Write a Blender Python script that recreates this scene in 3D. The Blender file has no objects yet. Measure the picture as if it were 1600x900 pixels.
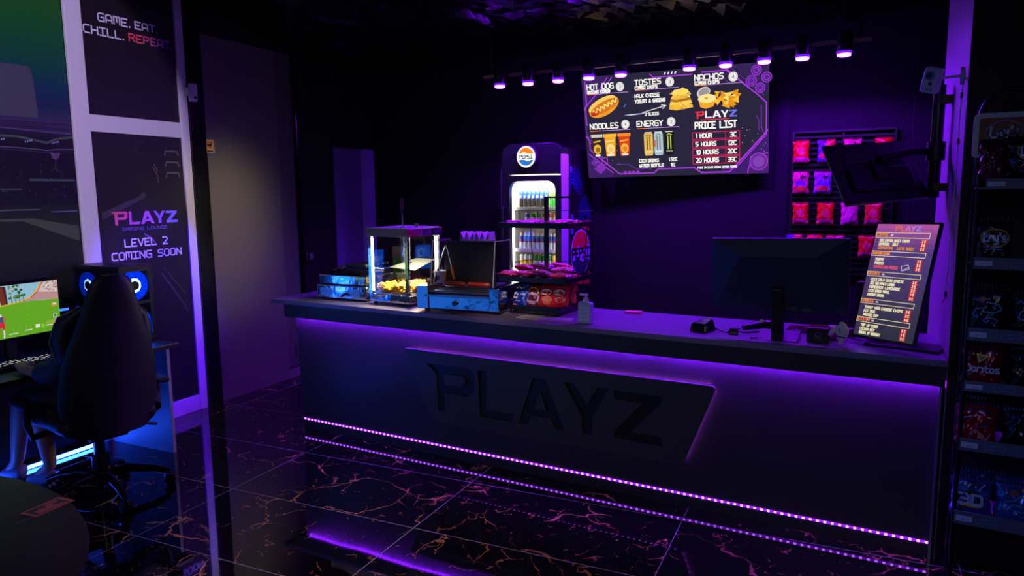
import bpy, math, random
from mathutils import Vector, Matrix
from mathutils.geometry import tessellate_polygon

random.seed(7)
S = bpy.context.scene
C = S.collection
R = math.radians
TH = R(4.777)                                   # the left wall and the floor tiles turn this much against the counter
P0 = Vector((-4.928, 3.651, 0.0))
WX = Vector((math.cos(TH), math.sin(TH), 0)); WY = Vector((-math.sin(TH), math.cos(TH), 0))
def F(s, d, z): return P0 + WY * s + WX * d + Vector((0, 0, z))   # s along the left wall, d away from it

def lin(c, a=1.0):
    o = []
    for x in c:
        x = x / 255.0
        o.append(x / 12.92 if x <= 0.04045 else ((x + 0.055) / 1.055) ** 2.4)
    return (*o, a)

# ------------------------------------------------------------------ camera, world, lights, exposure
cam = bpy.data.cameras.new('camera'); cam.sensor_width = 36.0; cam.lens = 36.0 * 1124.4 / 1600.0
cam.clip_start = 0.05
co = bpy.data.objects.new('camera', cam); C.objects.link(co); S.camera = co
yaw, pit, rol = R(29.533), R(7.6594), R(-0.5543)
fw = Vector((-math.sin(yaw) * math.cos(pit), math.cos(yaw) * math.cos(pit), -math.sin(pit)))
rt = Vector((math.cos(yaw), math.sin(yaw), 0)); up = rt.cross(fw)
r2 = rt * math.cos(rol) + up * math.sin(rol); u2 = up * math.cos(rol) - rt * math.sin(rol)
M = Matrix((r2, u2, -fw)).transposed().to_4x4(); M.translation = Vector((0, 0, 1.70)); co.matrix_world = M

w = bpy.data.worlds.new('world'); S.world = w; w.use_nodes = True
w.node_tree.nodes['Background'].inputs[0].default_value = (0.10, 0.08, 0.25, 1)
w.node_tree.nodes['Background'].inputs[1].default_value = 0.0
S.view_settings.view_transform = 'Standard'; S.view_settings.look = 'None'
S.view_settings.exposure = 0.0; S.view_settings.gamma = 1.0; S.view_settings.use_curve_mapping = False
S.cycles.max_bounces = 8; S.cycles.sample_clamp_indirect = 4.0; S.cycles.caustics_reflective = False
S.cycles.caustics_refractive = False; S.cycles.transparent_max_bounces = 16
S.cycles.use_denoising = True

def light(name, kind, loc, target, color, power, size=0.2, sy=None, cone=None, blend=0.5, spread=None):
    l = bpy.data.lights.new(name, kind); l.color = color; l.energy = power
    if kind == 'AREA':
        l.size = size
        if sy: l.shape = 'RECTANGLE'; l.size_y = sy
        if spread: l.spread = R(spread)
    else:
        l.shadow_soft_size = size
    if kind == 'SPOT': l.spot_size = R(cone); l.spot_blend = blend
    o = bpy.data.objects.new(name, l); C.objects.link(o); o.location = loc
    o.rotation_euler = (Vector(target) - Vector(loc)).to_track_quat('-Z', 'Y').to_euler()
    return o
VIO = (0.19, 0.002, 1.0)
# downlight in the lounge ceiling that leaves the warm pool on the grey door
light('door_downlight', 'SPOT', F(0.42, 2.2, 2.85), F(0.30, 0.0, 1.52), (1.0, 0.82, 0.54), 250.0, 0.25, cone=31, blend=1.0)
# lavender ceiling spot of the lounge, on the mural and the glazed door
light('lounge_spot', 'SPOT', (-1.0, 0.1, 3.1), F(-1.55, 0.0, 2.3), (0.72, 0.56, 1.0), 780.0, 0.05, cone=29.6, blend=0.1)
light('lounge_fill', 'AREA', (-0.6, -1.8, 2.8), (-2.3, 3.7, 0.5), (1.0, 0.80, 0.72), 2.6, 2.4, 1.0, spread=58)  # unseen area lamp added as general fill for surfaces facing the camera
light('floor_warm_fill', 'SPOT', (-2.1, 2.2, 2.88), (-1.9, 2.1, 0), (1.0, 0.62, 0.32), 70.0, 0.05, cone=62, blend=1.0)  # added warm spot that brightens the floor veins
light('bar_front_fill', 'SPOT', (-1.3, 1.7, 2.85), (-2.2, 3.9, 1.10), (1.0, 0.72, 0.86), 150.0, 0.05, cone=15, blend=1.0)  # added spot to brighten the packets and food on the counter
light('rear_mural_fill', 'SPOT', (-1.0, -1.6, 3.1), F(-4.0, 0.0, 1.7), (0.72, 0.56, 1.0), 420.0, 0.05, cone=40, blend=0.4)  # added spot on the unseen part of the mural, for reflections in the steel
light('entrance_violet_fill', 'SPOT', (-3.2, 3.1, 2.85), F(-0.36, 0.0, 0.95), (0.06, 0.004, 1.0), 620.0, 0.05, cone=28, blend=0.6)  # added spot without a known fixture, puts violet on the door frame
# blue ceiling panel of the gaming area behind the camera
light('gaming_area_panel', 'AREA', (-2.6, -1.6, 2.9), (-2.9, 3.7, 0.8), (0.02, 0.16, 1.0), 5.0, 2.2, 0.7)
light('gaming_row_fill', 'AREA', F(-3.7, 0.72, 0.62), F(-2.6, 3.0, 0.62), (0.02, 0.20, 1.0), 7.0, 2.6, 1.0)  # unseen area lamp added for blue reflections in the steel fronts
light('gaming_blue_spot', 'SPOT', (-2.9, 0.9, 3.1), (-3.25, 3.70, 0.55), (0.0, 0.12, 1.0), 170.0, 0.1, cone=27, blend=1.0)
light('aisle_blue_spot', 'SPOT', (0.5, 0.2, 3.1), (0.45, 3.3, 1.1), (0.03, 0.15, 1.0), 58.0, 0.08, cone=58, blend=0.8)

# ------------------------------------------------------------------ materials
MATS = {}
def mat(name, col, rough=0.5, metal=0.0, spec=0.5, emit=None, es=0.0, coat=0.0, noise=0.0, nscale=30.0, bump=0.0):
    if name in MATS: return MATS[name]
    m = bpy.data.materials.new(name); m.use_nodes = True; nt = m.node_tree; b = nt.nodes['Principled BSDF']
    c = lin(col); b.inputs['Base Color'].default_value = c
    b.inputs['Roughness'].default_value = rough; b.inputs['Metallic'].default_value = metal
    b.inputs['Specular IOR Level'].default_value = spec; b.inputs['Coat Weight'].default_value = coat
    if emit is not None:
        b.inputs['Emission Color'].default_value = lin(emit); b.inputs['Emission Strength'].default_value = es
    if noise or bump:
        tc = nt.nodes.new('ShaderNodeTexCoord'); n = nt.nodes.new('ShaderNodeTexNoise'); n.inputs['Scale'].default_value = nscale
        n.inputs['Detail'].default_value = 4
        nt.links.new(tc.outputs['Object'], n.inputs['Vector'])
        if noise:
            mr = nt.nodes.new('ShaderNodeMapRange'); mr.inputs[3].default_value = max(0.02, rough - noise); mr.inputs[4].default_value = min(1, rough + noise)
            nt.links.new(n.outputs['Fac'], mr.inputs[0]); nt.links.new(mr.outputs[0], b.inputs['Roughness'])
        if bump:
            bp = nt.nodes.new('ShaderNodeBump'); bp.inputs['Strength'].default_value = bump; bp.inputs['Distance'].default_value = 0.004
            nt.links.new(n.outputs['Fac'], bp.inputs['Height']); nt.links.new(bp.outputs[0], b.inputs['Normal'])
    MATS[name] = m; return m
def emis(name, col, strength):
    if name in MATS: return MATS[name]
    m = bpy.data.materials.new(name); m.use_nodes = True; nt = m.node_tree; nt.nodes.clear()
    e = nt.nodes.new('ShaderNodeEmission'); e.inputs[0].default_value = (*col, 1); e.inputs[1].default_value = strength
    o = nt.nodes.new('ShaderNodeOutputMaterial'); nt.links.new(e.outputs[0], o.inputs[0]); MATS[name] = m; return m
def attr_emit(name, strength):
    if name in MATS: return MATS[name]
    m = bpy.data.materials.new(name); m.use_nodes = True; nt = m.node_tree; nt.nodes.clear()
    a = nt.nodes.new('ShaderNodeAttribute'); a.attribute_name = 'Col'
    e = nt.nodes.new('ShaderNodeEmission'); e.inputs[1].default_value = strength
    o = nt.nodes.new('ShaderNodeOutputMaterial'); nt.links.new(a.outputs['Color'], e.inputs[0]); nt.links.new(e.outputs[0], o.inputs[0])
    MATS[name] = m; return m
def attr_mat(name, rough=0.4, spec=0.5, metal=0.0, coat=0.0, bump=0.0):
    if name in MATS: return MATS[name]
    m = mat(name, (128, 128, 128), rough, metal, spec, coat=coat, bump=bump, nscale=45)
    nt = m.node_tree; a = nt.nodes.new('ShaderNodeAttribute'); a.attribute_name = 'Col'
    nt.links.new(a.outputs['Color'], nt.nodes['Principled BSDF'].inputs['Base Color']); return m
def glass(name, tint=(1, 1, 1), ior=1.45, boost=1.0):
    if name in MATS: return MATS[name]
    m = bpy.data.materials.new(name); m.use_nodes = True; nt = m.node_tree; nt.nodes.clear()
    t = nt.nodes.new('ShaderNodeBsdfTransparent'); t.inputs[0].default_value = (*tint, 1)
    g = nt.nodes.new('ShaderNodeBsdfGlossy'); g.inputs['Roughness'].default_value = 0.03
    ge = nt.nodes.new('ShaderNodeNewGeometry'); dp = nt.nodes.new('ShaderNodeVectorMath'); dp.operation = 'DOT_PRODUCT'
    nt.links.new(ge.outputs['Incoming'], dp.inputs[0]); nt.links.new(ge.outputs['Normal'], dp.inputs[1])
    def mth(op, a, b):
        n = nt.nodes.new('ShaderNodeMath'); n.operation = op; n.use_clamp = True
        for i, x in enumerate((a, b)):
            if x is None: continue
            if isinstance(x, (int, float)): n.inputs[i].default_value = x
            else: nt.links.new(x, n.inputs[i])
        return n.outputs[0]
    f0 = ((ior-1)/(ior+1))**2
    c5 = mth('POWER', mth('SUBTRACT', 1.0, mth('ABSOLUTE', dp.outputs['Value'], None)), 5.0)
    mu = nt.nodes.new('ShaderNodeMath'); mu.operation = 'MULTIPLY_ADD'; mu.inputs[1].default_value = (1-f0)*boost; mu.inputs[2].default_value = f0*boost; mu.use_clamp = True
    mx = nt.nodes.new('ShaderNodeMixShader'); o = nt.nodes.new('ShaderNodeOutputMaterial')
    nt.links.new(c5, mu.inputs[0]); nt.links.new(mu.outputs[0], mx.inputs[0])
    nt.links.new(t.outputs[0], mx.inputs[1]); nt.links.new(g.outputs[0], mx.inputs[2]); nt.links.new(mx.outputs[0], o.inputs[0])
    MATS[name] = m; return m

BLACK = mat('black_wall_paint', (27, 23, 29), 0.6, spec=0.15, noise=0.1, nscale=9)
SOOT = mat('soot_black_board', (20, 19, 22), 0.6)
PLAST = mat('black_plastic', (22, 22, 25), 0.42, noise=0.06)
GLOSSB = mat('gloss_black', (14, 14, 16), 0.16)
DARKM = mat('black_metal', (24, 24, 27), 0.35, metal=0.3)
LAMIN = mat('counter_laminate', (49, 46, 53), 0.40, noise=0.08, nscale=20)
CHROME = mat('polished_steel', (205, 205, 208), 0.12, metal=1.0, bump=1.0, nscale=9)
STEEL = mat('brushed_steel', (170, 170, 175), 0.28, metal=1.0)
ALU = mat('white_aluminium', (205, 202, 208), 0.38, metal=0.0, noise=0.08, nscale=12)
WHITE = mat('white_plastic', (225, 225, 228), 0.35)
GREY = mat('grey_door_paint', (94, 90, 82), 0.42, noise=0.08, nscale=14)
CHARC = mat('charcoal_plastic', (52, 52, 58), 0.45)
RUBBER = mat('black_rubber', (18, 18, 19), 0.7)
CLEAR = glass('clear_glass')
ACRYL = glass('clear_acrylic', (0.95, 0.95, 0.96), 1.45, 0.8)

# ------------------------------------------------------------------ mesh helpers
class MB:
    def __init__(s): s.v = []; s.f = []; s.m = []
    def add(s, vs, fs, mi=0):
        o = len(s.v); s.v += [tuple(v) for v in vs]
        for f in fs: s.f.append([i + o for i in f]); s.m.append(mi)
        return s
    def box(s, x0, x1, y0, y1, z0, z1, mi=0, M=None):
        vs = [Vector(p) for p in ((x0,y0,z0),(x1,y0,z0),(x1,y1,z0),(x0,y1,z0),(x0,y0,z1),(x1,y0,z1),(x1,y1,z1),(x0,y1,z1))]
        if M: vs = [M @ v for v in vs]
        return s.add(vs, [(3,2,1,0),(4,5,6,7),(0,1,5,4),(1,2,6,5),(2,3,7,6),(3,0,4,7)], mi)
    def hexa(s, bot, top, mi=0):      # four points each, counter-clockwise from above
        return s.add(list(bot) + list(top), [(3,2,1,0),(4,5,6,7),(0,1,5,4),(1,2,6,5),(2,3,7,6),(3,0,4,7)], mi)
    def cyl(s, a, b, r, n=16, mi=0, r2=None, caps=True):
        a, b = Vector(a), Vector(b); r2 = r if r2 is None else r2
        z = (b - a).normalized(); x = z.orthogonal().normalized(); y = z.cross(x)
        vs = [a + (x * math.cos(t) + y * math.sin(t)) * r for t in [2*math.pi*i/n for i in range(n)]]
        vs += [b + (x * math.cos(t) + y * math.sin(t)) * r2 for t in [2*math.pi*i/n for i in range(n)]]
        fs = [(i, (i+1) % n, n + (i+1) % n, n + i) for i in range(n)]
        if caps: fs += [tuple(range(n-1, -1, -1)), tuple(range(n, 2*n))]
        return s.add(vs, fs, mi)
    def tube(s, pts, r, n=8, mi=0, closed=False):
        pts = [Vector(p) for p in pts]; k = len(pts); vs = []
        ref = None
        for i, p in enumerate(pts):
            a = pts[(i-1) % k] if (closed or i > 0) else p; b = pts[(i+1) % k] if (closed or i < k-1) else p
            t = (b - a).normalized()
            if ref is None: ref = t.orthogonal().normalized()
            x = (ref - t * ref.dot(t)); x = x.normalized() if x.length > 1e-6 else t.orthogonal().normalized()
            ref = x; y = t.cross(x)
            rr = r[i] if isinstance(r, (list, tuple)) else r
            vs += [p + (x * math.cos(2*math.pi*j/n) + y * math.sin(2*math.pi*j/n)) * rr for j in range(n)]
        fs = []
        for i in range(k if closed else k-1):
            i2 = (i+1) % k
            fs += [(i*n+j, i*n+(j+1) % n, i2*n+(j+1) % n, i2*n+j) for j in range(n)]
        if not closed: fs += [tuple(range(n-1, -1, -1)), tuple(range((k-1)*n, k*n))]
        return s.add(vs, fs, mi)
    def lathe(s, prof, n=20, c=(0,0,0), mi=0):     # prof: (r, z) upwards
        vs = []; c = Vector(c)
        for r, z in prof: vs += [c + Vector((r*math.cos(2*math.pi*j/n), r*math.sin(2*math.pi*j/n), z)) for j in range(n)]
        fs = []
        for i in range(len(prof)-1):
            fs += [(i*n+j, i*n+(j+1) % n, (i+1)*n+(j+1) % n, (i+1)*n+j) for j in range(n)]
        fs += [tuple(range(n-1, -1, -1)), tuple(range((len(prof)-1)*n, len(prof)*n))]
        return s.add(vs, fs, mi)
    def prism(s, poly, o, ux, uy, d, mi=0):        # polygon in the plane (ux, uy) at o, pushed along d
        o, ux, uy, d = Vector(o), Vector(ux), Vector(uy), Vector(d)
        a = [o + ux*p[0] + uy*p[1] for p in poly]; n = len(poly)
        tri = tessellate_polygon([[Vector((p[0], p[1], 0)) for p in poly]])
        fs = [tuple(t) for t in tri] + [tuple(n + i for i in reversed(t)) for t in tri]
        fs += [(i, (i+1) % n, n+(i+1) % n, n+i) for i in range(n)]
        return s.add(a + [p + d for p in a], fs, mi)
    def quad(s, a, b, c, d, mi=0): return s.add([a, b, c, d], [(0,1,2,3)], mi)
    def build(s, name, mats, parent=None, smooth=False, bevel=0, seg=2, loc=None, rot=None, kind=None, norm=True):
        me = bpy.data.meshes.new(name); me.from_pydata(s.v, [], s.f)
        for m in (mats if isinstance(mats, (list, tuple)) else [mats]): me.materials.append(m)
        me.polygons.foreach_set('material_index', s.m)
        if smooth: me.polygons.foreach_set('use_smooth', [True]*len(me.polygons))
        me.update()
        if norm:
            import bmesh
            bm = bmesh.new(); bm.from_mesh(me); bmesh.ops.recalc_face_normals(bm, faces=bm.faces); bm.to_mesh(me); bm.free()
        o = bpy.data.objects.new(name, me); C.objects.link(o)
        if parent: o.parent = parent
        if loc is not None: o.location = loc
        if rot is not None: o.rotation_euler = rot
        if bevel:
            b = o.modifiers.new('bevel', 'BEVEL'); b.width = bevel; b.segments = seg; b.limit_method = 'ANGLE'; b.angle_limit = R(40)
        if smooth and not bevel:
            try: me.set_sharp_from_angle(angle=R(50))
            except Exception: pass
        if kind: o['kind'] = kind
        return o
def thing(name, label, cat, loc=(0,0,0), rz=0.0, group=None, rot=None):
    o = bpy.data.objects.new(name, None); C.objects.link(o); o.empty_display_size = 0.05
    o.location = loc; o.rotation_euler = rot if rot else (0, 0, rz)
    o['label'] = label; o['category'] = cat
    if group: o['group'] = group
    return o
def tag(o, label, cat, group=None):
    o['label'] = label; o['category'] = cat
    if group: o['group'] = group
    return o
def dup(root, loc, rot=None, label=None, group=None):
    r = root.copy(); C.objects.link(r); r.location = loc
    if rot is not None: r.rotation_euler = rot
    if label: r['label'] = label
    if group: r['group'] = group
    for ch in list(root.children):
        c = ch.copy(); C.objects.link(c); c.parent = r
        for g in list(ch.children):
            d = g.copy(); C.objects.link(d); d.parent = c
    return r

# lettering: strokes on a 4 x 6 grid
GL = {'A':"00 05 16 36 45 40;02 42",'B':"00 06 36 45 44 33 03;33 42 41 30 00",'C':"46 16 05 01 10 40",'D':"00 06 36 45 41 30 00",
'E':"46 06 00 40;03 33",'F':"46 06 00;03 33",'G':"46 16 05 01 10 40 43 23",'H':"06 00;46 40;03 43",'I':"06 46;26 20;00 40",'J':"46 41 30 10 01",
'K':"06 00;46 03 40",'L':"06 00 40",'M':"00 06 46 40;26 22",'N':"00 06 40 46",'O':"16 36 45 41 30 10 01 05 16",'P':"00 06 36 45 44 33 03",
'Q':"16 36 45 41 30 10 01 05 16;32 50",'R':"00 06 36 45 44 33 03;23 40",'S':"46 16 05 04 13 33 42 41 30 00",'T':"06 46;26 20",'U':"06 01 10 30 41 46",
'V':"06 20 46",'W':"06 10 23 30 46",'X':"06 40;46 00",'Y':"06 23 46;23 20",'Z':"06 46 00 40",'0':"16 36 45 41 30 10 01 05 16",'1':"15 26 20",
'2':"06 36 45 44 00 40",'3':"06 36 45 44 33 13;33 42 41 30 00",'4':"30 36 02 42",'5':"46 06 03 33 42 41 30 00",'6':"46 16 05 01 10 30 41 42 33 03",
'7':"06 46 20",'8':"13 04 05 16 36 45 44 33 13 02 01 10 30 41 42 33",'9':"43 13 04 05 16 36 45 41 30 00",'-':"03 43",'&':"40 15 26 35 02 01 10 20 43",
'a':"34 14 03 01 10 30;34 30",'s':"34 14 03 12 22 31 30 00",'o':"14 24 33 31 20 10 01 03 14",'r':"00 04;03 14 34",'i':"00 04",'t':"16 11 20 30;04 34",
'd':"36 30 10 01 03 14 34",'e':"02 32 33 24 14 03 01 10 30",'z':"04 34 00 30","'":"06 04",'c':"34 14 03 01 10 30",'+':"03 43;25 21"}
def strokes(ch):
    if ch == 'y': return [[(0,4),(0,2),(1,1),(3,1)],[(3,4),(3,-1),(2,-2),(0.5,-2)]], 3.6
    if ch == 'g': return [[(3,4),(1,4),(0,3),(0,1),(1,0),(3,0)],[(3,4),(3,-1),(2,-2),(0.5,-2)]], 3.6
    if ch == '.': return [[(0.2,0.0),(0.2,0.6)]], 1.2
    if ch == "'": return [[(0.3,6),(0.3,4.6)]], 1.2
    if ch == ' ' or ch not in GL: return [], 3.0
    out = [[(float(t[0]), float(t[1])) for t in pl.split()] for pl in GL[ch].split(';')]
    return out, max(x for pl in out for x, _ in pl)
def ribbon(pl, t):
    q = []
    for (x0, y0), (x1, y1) in zip(pl, pl[1:]):
        L = math.hypot(x1-x0, y1-y0)
        if L < 1e-6: continue
        dx, dy = (x1-x0)/L, (y1-y0)/L; e = t*0.35
        x0_, y0_, x1_, y1_ = x0-dx*e, y0-dy*e, x1+dx*e, y1+dy*e
        nx, ny = -dy*t/2, dx*t/2
        q.append([(x0_-nx, y0_-ny), (x1_-nx, y1_-ny), (x1_+nx, y1_+ny), (x0_+nx, y0_+ny)])
    return q
def text_quads(txt, x, y, h, t, width=None, slant=0.0, align='l', gap=1.4):
    u = h / 6.0; cx = 0.0; Q = []
    for i, ch in enumerate(txt):
        st, wd = strokes(ch)
        for pl in st: Q.append([(cx + a + slant*b, b, i) for a, b in pl])
        cx += wd + gap
    tot = max(cx - gap, 0.1); sx = (width / tot) if width else u
    ox = x if align == 'l' else (x - tot*sx/2 if align == 'c' else x - tot*sx)
    out = []
    for pl in Q:
        i = pl[0][2]
        for q in ribbon([(ox + a*sx, y + b*u) for a, b, _ in pl], t): out.append((q, i))
    return out
def ell(cx, cy, rx, ry, n=28, a0=0.0, a1=360.0, rot=0.0):
    o = []
    for i in range(n if a1-a0 >= 360 else n+1):
        t = R(a0 + (a1-a0)*i/n); x, y = rx*math.cos(t), ry*math.sin(t)
        o.append((cx + x*math.cos(rot) - y*math.sin(rot), cy + x*math.sin(rot) + y*math.cos(rot)))
    return o
class Pict:                                     # a flat coloured picture: a screen, a print, a sticker
    def __init__(s): s.p = []
    def poly(s, pts, col, lay=1): s.p.append((pts, col, lay)); return s
    def rect(s, x0, y0, x1, y1, col, lay=1): return s.poly([(x0,y0),(x1,y0),(x1,y1),(x0,y1)], col, lay)
    def line(s, pts, t, col, lay=2):
        for q in ribbon(pts, t): s.poly(q, col, lay)
        return s
    def frame(s, x0, y0, x1, y1, t, col, lay=2): return s.line([(x0,y0),(x1,y0),(x1,y1),(x0,y1),(x0,y0)], t, col, lay)
    def text(s, txt, x, y, h, t, col, lay=3, **k):
        for q, i in text_quads(txt, x, y, h, t, **k): s.poly(q, col(i) if callable(col) else col, lay)
        return s
    def build(s, name, m, parent, o, ux, uy, n, eps=0.0005, scale=1.0, warp=None):
        o, ux, uy, n = Vector(o), Vector(ux), Vector(uy), Vector(n); vs = []; fs = []; cs = []
        for pts, col, lay in s.p:
            b = len(vs)
            for p in pts:
                v = o + ux*p[0]*scale + uy*p[1]*scale + n*(lay*eps)
                if warp: v += n*warp(p[0], p[1])
                vs.append(v)
            if len(pts) == 4: fs.append((b, b+1, b+2, b+3)); cs.append(col)
            else:
                for t in tessellate_polygon([[Vector((p[0], p[1], 0)) for p in pts]]):
                    fs.append(tuple(b+i for i in t)); cs.append(col)
        me = bpy.data.meshes.new(name); me.from_pydata([tuple(v) for v in vs], [], fs); me.materials.append(m)
        ca = me.color_attributes.new('Col', 'FLOAT_COLOR', 'CORNER')
        for pl, c in zip(me.polygons, cs):
            k = lin(c)
            for li in pl.loop_indices: ca.data[li].color = k
            if pl.normal.dot(n) < 0: pl.flip()
        me.update()
        ob = bpy.data.objects.new(name, me); C.objects.link(ob)
        if parent: ob.parent = parent
        return ob
def mix(a, b, t): return tuple(a[i]*(1-t) + b[i]*t for i in range(3))
# the lounge's word mark in metres as it stands on the counter board: x from 0, z from 0
LOGO = {'P': [[(-2.6873,.6183),(-2.3635,.6254),(-2.3225,.5923),(-2.3295,.4759),(-2.3788,.4357),(-2.5475,.4373),(-2.5506,.3189),(-2.6119,.3173),(-2.6169,.5603)],
              [(-2.5475,.5603),(-2.4203,.563),(-2.3943,.5436),(-2.4046,.5118),(-2.4200,.4985),(-2.5475,.4972)]],
 'L': [[(-2.3008,.6186),(-2.2378,.6196),(-2.2388,.3754),(-2.0454,.379),(-2.0657,.3227),(-2.2971,.3236)]],
 'A': [[(-2.0254,.3205),(-1.9223,.6171),(-1.8386,.6194),(-1.7116,.3256),(-1.7794,.3241),(-1.8107,.3856),(-1.9291,.3842),(-1.9537,.3235)],
       [(-1.8735,.5266),(-1.8335,.43),(-1.9086,.4286)]],
 'Y': [[(-1.7229,.6179),(-1.6566,.6184),(-1.5787,.5016),(-1.5126,.6149),(-1.4404,.6154),(-1.5421,.4363),(-1.5414,.327),(-1.6119,.3246),(-1.6124,.4362)]],
 'Z': [[(-1.4183,.6094),(-1.1398,.6081),(-1.145,.5662),(-1.3119,.387),(-1.1355,.3845),(-1.1345,.3294),(-1.4116,.329),(-1.4121,.3735),(-1.2552,.5532),(-1.4204,.5553)]]}
def logo_polys(x, y, wd, h):                     # (letter, outline, hole) scaled to a box
    out = []
    for k, L in LOGO.items():
        f = lambda q: [(x + (a+2.6873)/1.5528*wd, y + (b-.3173)/.309*h) for a, b in q]
        out.append((k, f(L[0]), f(L[1]) if len(L) > 1 else None))
    return out
def pict_logo(P, x, y, wd, h, cols, bg, lay=3):
    for k, o, hl in logo_polys(x, y, wd, h):
        P.poly(o, cols[k], lay)
        if hl: P.poly(hl, bg, lay+1)
LOGOCOL = {'P': (238,58,72), 'L': (250,240,246), 'A': (250,244,252), 'Y': (245,242,255), 'Z': (120,120,240)}
LOGOCOL2 = {'P': (214,84,112), 'L': (190,86,140), 'A': (176,96,170), 'Y': (140,92,200), 'Z': (120,110,235)}

# ------------------------------------------------------------------ room shell
def floor_material():
    m = bpy.data.materials.new('polished_black_marble_tiles'); m.use_nodes = True; nt = m.node_tree; N = nt.nodes; L = nt.links
    b = N['Principled BSDF']; tc = N.new('ShaderNodeTexCoord')
    def math_(op, a, bb=None, c=None):
        n = N.new('ShaderNodeMath'); n.operation = op
        for i, x in enumerate((a, bb, c)):
            if x is None: continue
            if isinstance(x, (int, float)): n.inputs[i].default_value = x
            else: L.new(x, n.inputs[i])
        return n.outputs[0]
    def ramp(x, a, c, lo=0.0, hi=1.0):
        n = N.new('ShaderNodeMapRange'); L.new(x, n.inputs[0]); n.inputs[1].default_value = a; n.inputs[2].default_value = c
        n.inputs[3].default_value = lo; n.inputs[4].default_value = hi; return n.outputs[0]
    mp = N.new('ShaderNodeMapping'); mp.inputs['Rotation'].default_value = (0, 0, -TH); L.new(tc.outputs['Object'], mp.inputs[0])
    sx = N.new('ShaderNodeSeparateXYZ'); L.new(mp.outputs[0], sx.inputs[0])
    TW, TL = 1.235, 0.632
    u = math_('DIVIDE', math_('ADD', sx.outputs[0], 0.69), TW); v = math_('DIVIDE', math_('SUBTRACT', sx.outputs[1], 2.945), TL)
    fu = math_('ABSOLUTE', math_('SUBTRACT', math_('FRACT', math_('ADD', u, 0.5)), 0.5))
    fv = math_('ABSOLUTE', math_('SUBTRACT', math_('FRACT', math_('ADD', v, 0.5)), 0.5))
    gu = ramp(math_('MULTIPLY', fu, TW), 0.0016, 0.0024, 1, 0); gv = ramp(math_('MULTIPLY', fv, TL), 0.0016, 0.0024, 1, 0)
    grout = math_('MAXIMUM', gu, gv)
    cell = N.new('ShaderNodeCombineXYZ'); L.new(math_('FLOOR', u), cell.inputs[0]); L.new(math_('FLOOR', v), cell.inputs[1])
    wn = N.new('ShaderNodeTexWhiteNoise'); wn.noise_dimensions = '2D'; L.new(cell.outputs[0], wn.inputs['Vector'])
    sc = N.new('ShaderNodeVectorMath'); sc.operation = 'SCALE'; sc.inputs['Scale'].default_value = 7.0; L.new(wn.outputs['Color'], sc.inputs[0])
    ad = N.new('ShaderNodeVectorMath'); ad.operation = 'ADD'; L.new(mp.outputs[0], ad.inputs[0]); L.new(sc.outputs[0], ad.inputs[1])
    def warped(vec, scale, amt, det=4):
        n = N.new('ShaderNodeTexNoise'); n.inputs['Scale'].default_value = scale; n.inputs['Detail'].default_value = det; L.new(vec, n.inputs['Vector'])
        s1 = N.new('ShaderNodeVectorMath'); s1.operation = 'SUBTRACT'; L.new(n.outputs['Color'], s1.inputs[0]); s1.inputs[1].default_value = (.5,.5,.5)
        s2 = N.new('ShaderNodeVectorMath'); s2.operation = 'SCALE'; s2.inputs['Scale'].default_value = amt; L.new(s1.outputs[0], s2.inputs[0])
        s3 = N.new('ShaderNodeVectorMath'); s3.operation = 'ADD'; L.new(vec, s3.inputs[0]); L.new(s2.outputs[0], s3.inputs[1]); return s3.outputs[0]
    def edge(vec, scale):
        n = N.new('ShaderNodeTexVoronoi'); n.feature = 'DISTANCE_TO_EDGE'; n.inputs['Scale'].default_value = scale; L.new(vec, n.inputs['Vector']); return n.outputs['Distance']
    def noise(vec, scale, det=3):
        n = N.new('ShaderNodeTexNoise'); n.inputs['Scale'].default_value = scale; n.inputs['Detail'].default_value = det; L.new(vec, n.inputs['Vector']); return n.outputs['Fac']
    wv = warped(warped(ad.outputs[0], 2.2, 0.45), 11.0, 0.07)
    thick = ramp(noise(ad.outputs[0], 7.0), 0.38, 0.75, 0.003, 0.034)
    v1 = math_('MULTIPLY', ramp(math_('DIVIDE', edge(wv, 2.6), thick), 0.5, 1.0, 1, 0), ramp(noise(ad.outputs[0], 2.6, 2), 0.47, 0.60, 0, 1))
    wv2 = warped(warped(ad.outputs[0], 3.5, 0.3), 17.0, 0.06)
    v2 = math_('MULTIPLY', ramp(edge(wv2, 6.0), 0.006, 0.022, 1, 0), ramp(noise(wv2, 9.0), 0.54, 0.64, 0, 1))
    v3 = math_('MULTIPLY', ramp(edge(warped(ad.outputs[0], 9, 0.2), 15.0), 0.01, 0.05, 1, 0), ramp(noise(wv, 24.0), 0.66, 0.72, 0, 0.8))
    vein = math_('MINIMUM', math_('MAXIMUM', math_('MAXIMUM', v1, math_('MULTIPLY', v2, 0.7)), v3), 1.0)
    cm = N.new('ShaderNodeMix'); cm.data_type = 'RGBA'; L.new(vein, cm.inputs[0]); cm.inputs[6].default_value = lin((13, 12, 14)); cm.inputs[7].default_value = lin((196, 140, 92))
    cg = N.new('ShaderNodeMix'); cg.data_type = 'RGBA'; L.new(grout, cg.inputs[0]); L.new(cm.outputs[2], cg.inputs[6]); cg.inputs[7].default_value = lin((150, 140, 150))
    L.new(cg.outputs[2], b.inputs['Base Color'])
    L.new(ramp(grout, 0, 1, 0.035, 0.5), b.inputs['Roughness']); b.inputs['Specular IOR Level'].default_value = 1.0
    wob = N.new('ShaderNodeBump'); wob.inputs['Strength'].default_value = 0.12; wob.inputs['Distance'].default_value = 0.006
    L.new(noise(mp.outputs[0], 3.0, 1), wob.inputs['Height']); L.new(wob.outputs[0], b.inputs['Normal'])
    return m
MB().box(-6.2, 3.2, -3.2, 7.0, -0.1, 0.0).build('floor', floor_material(), kind='structure')
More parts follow.
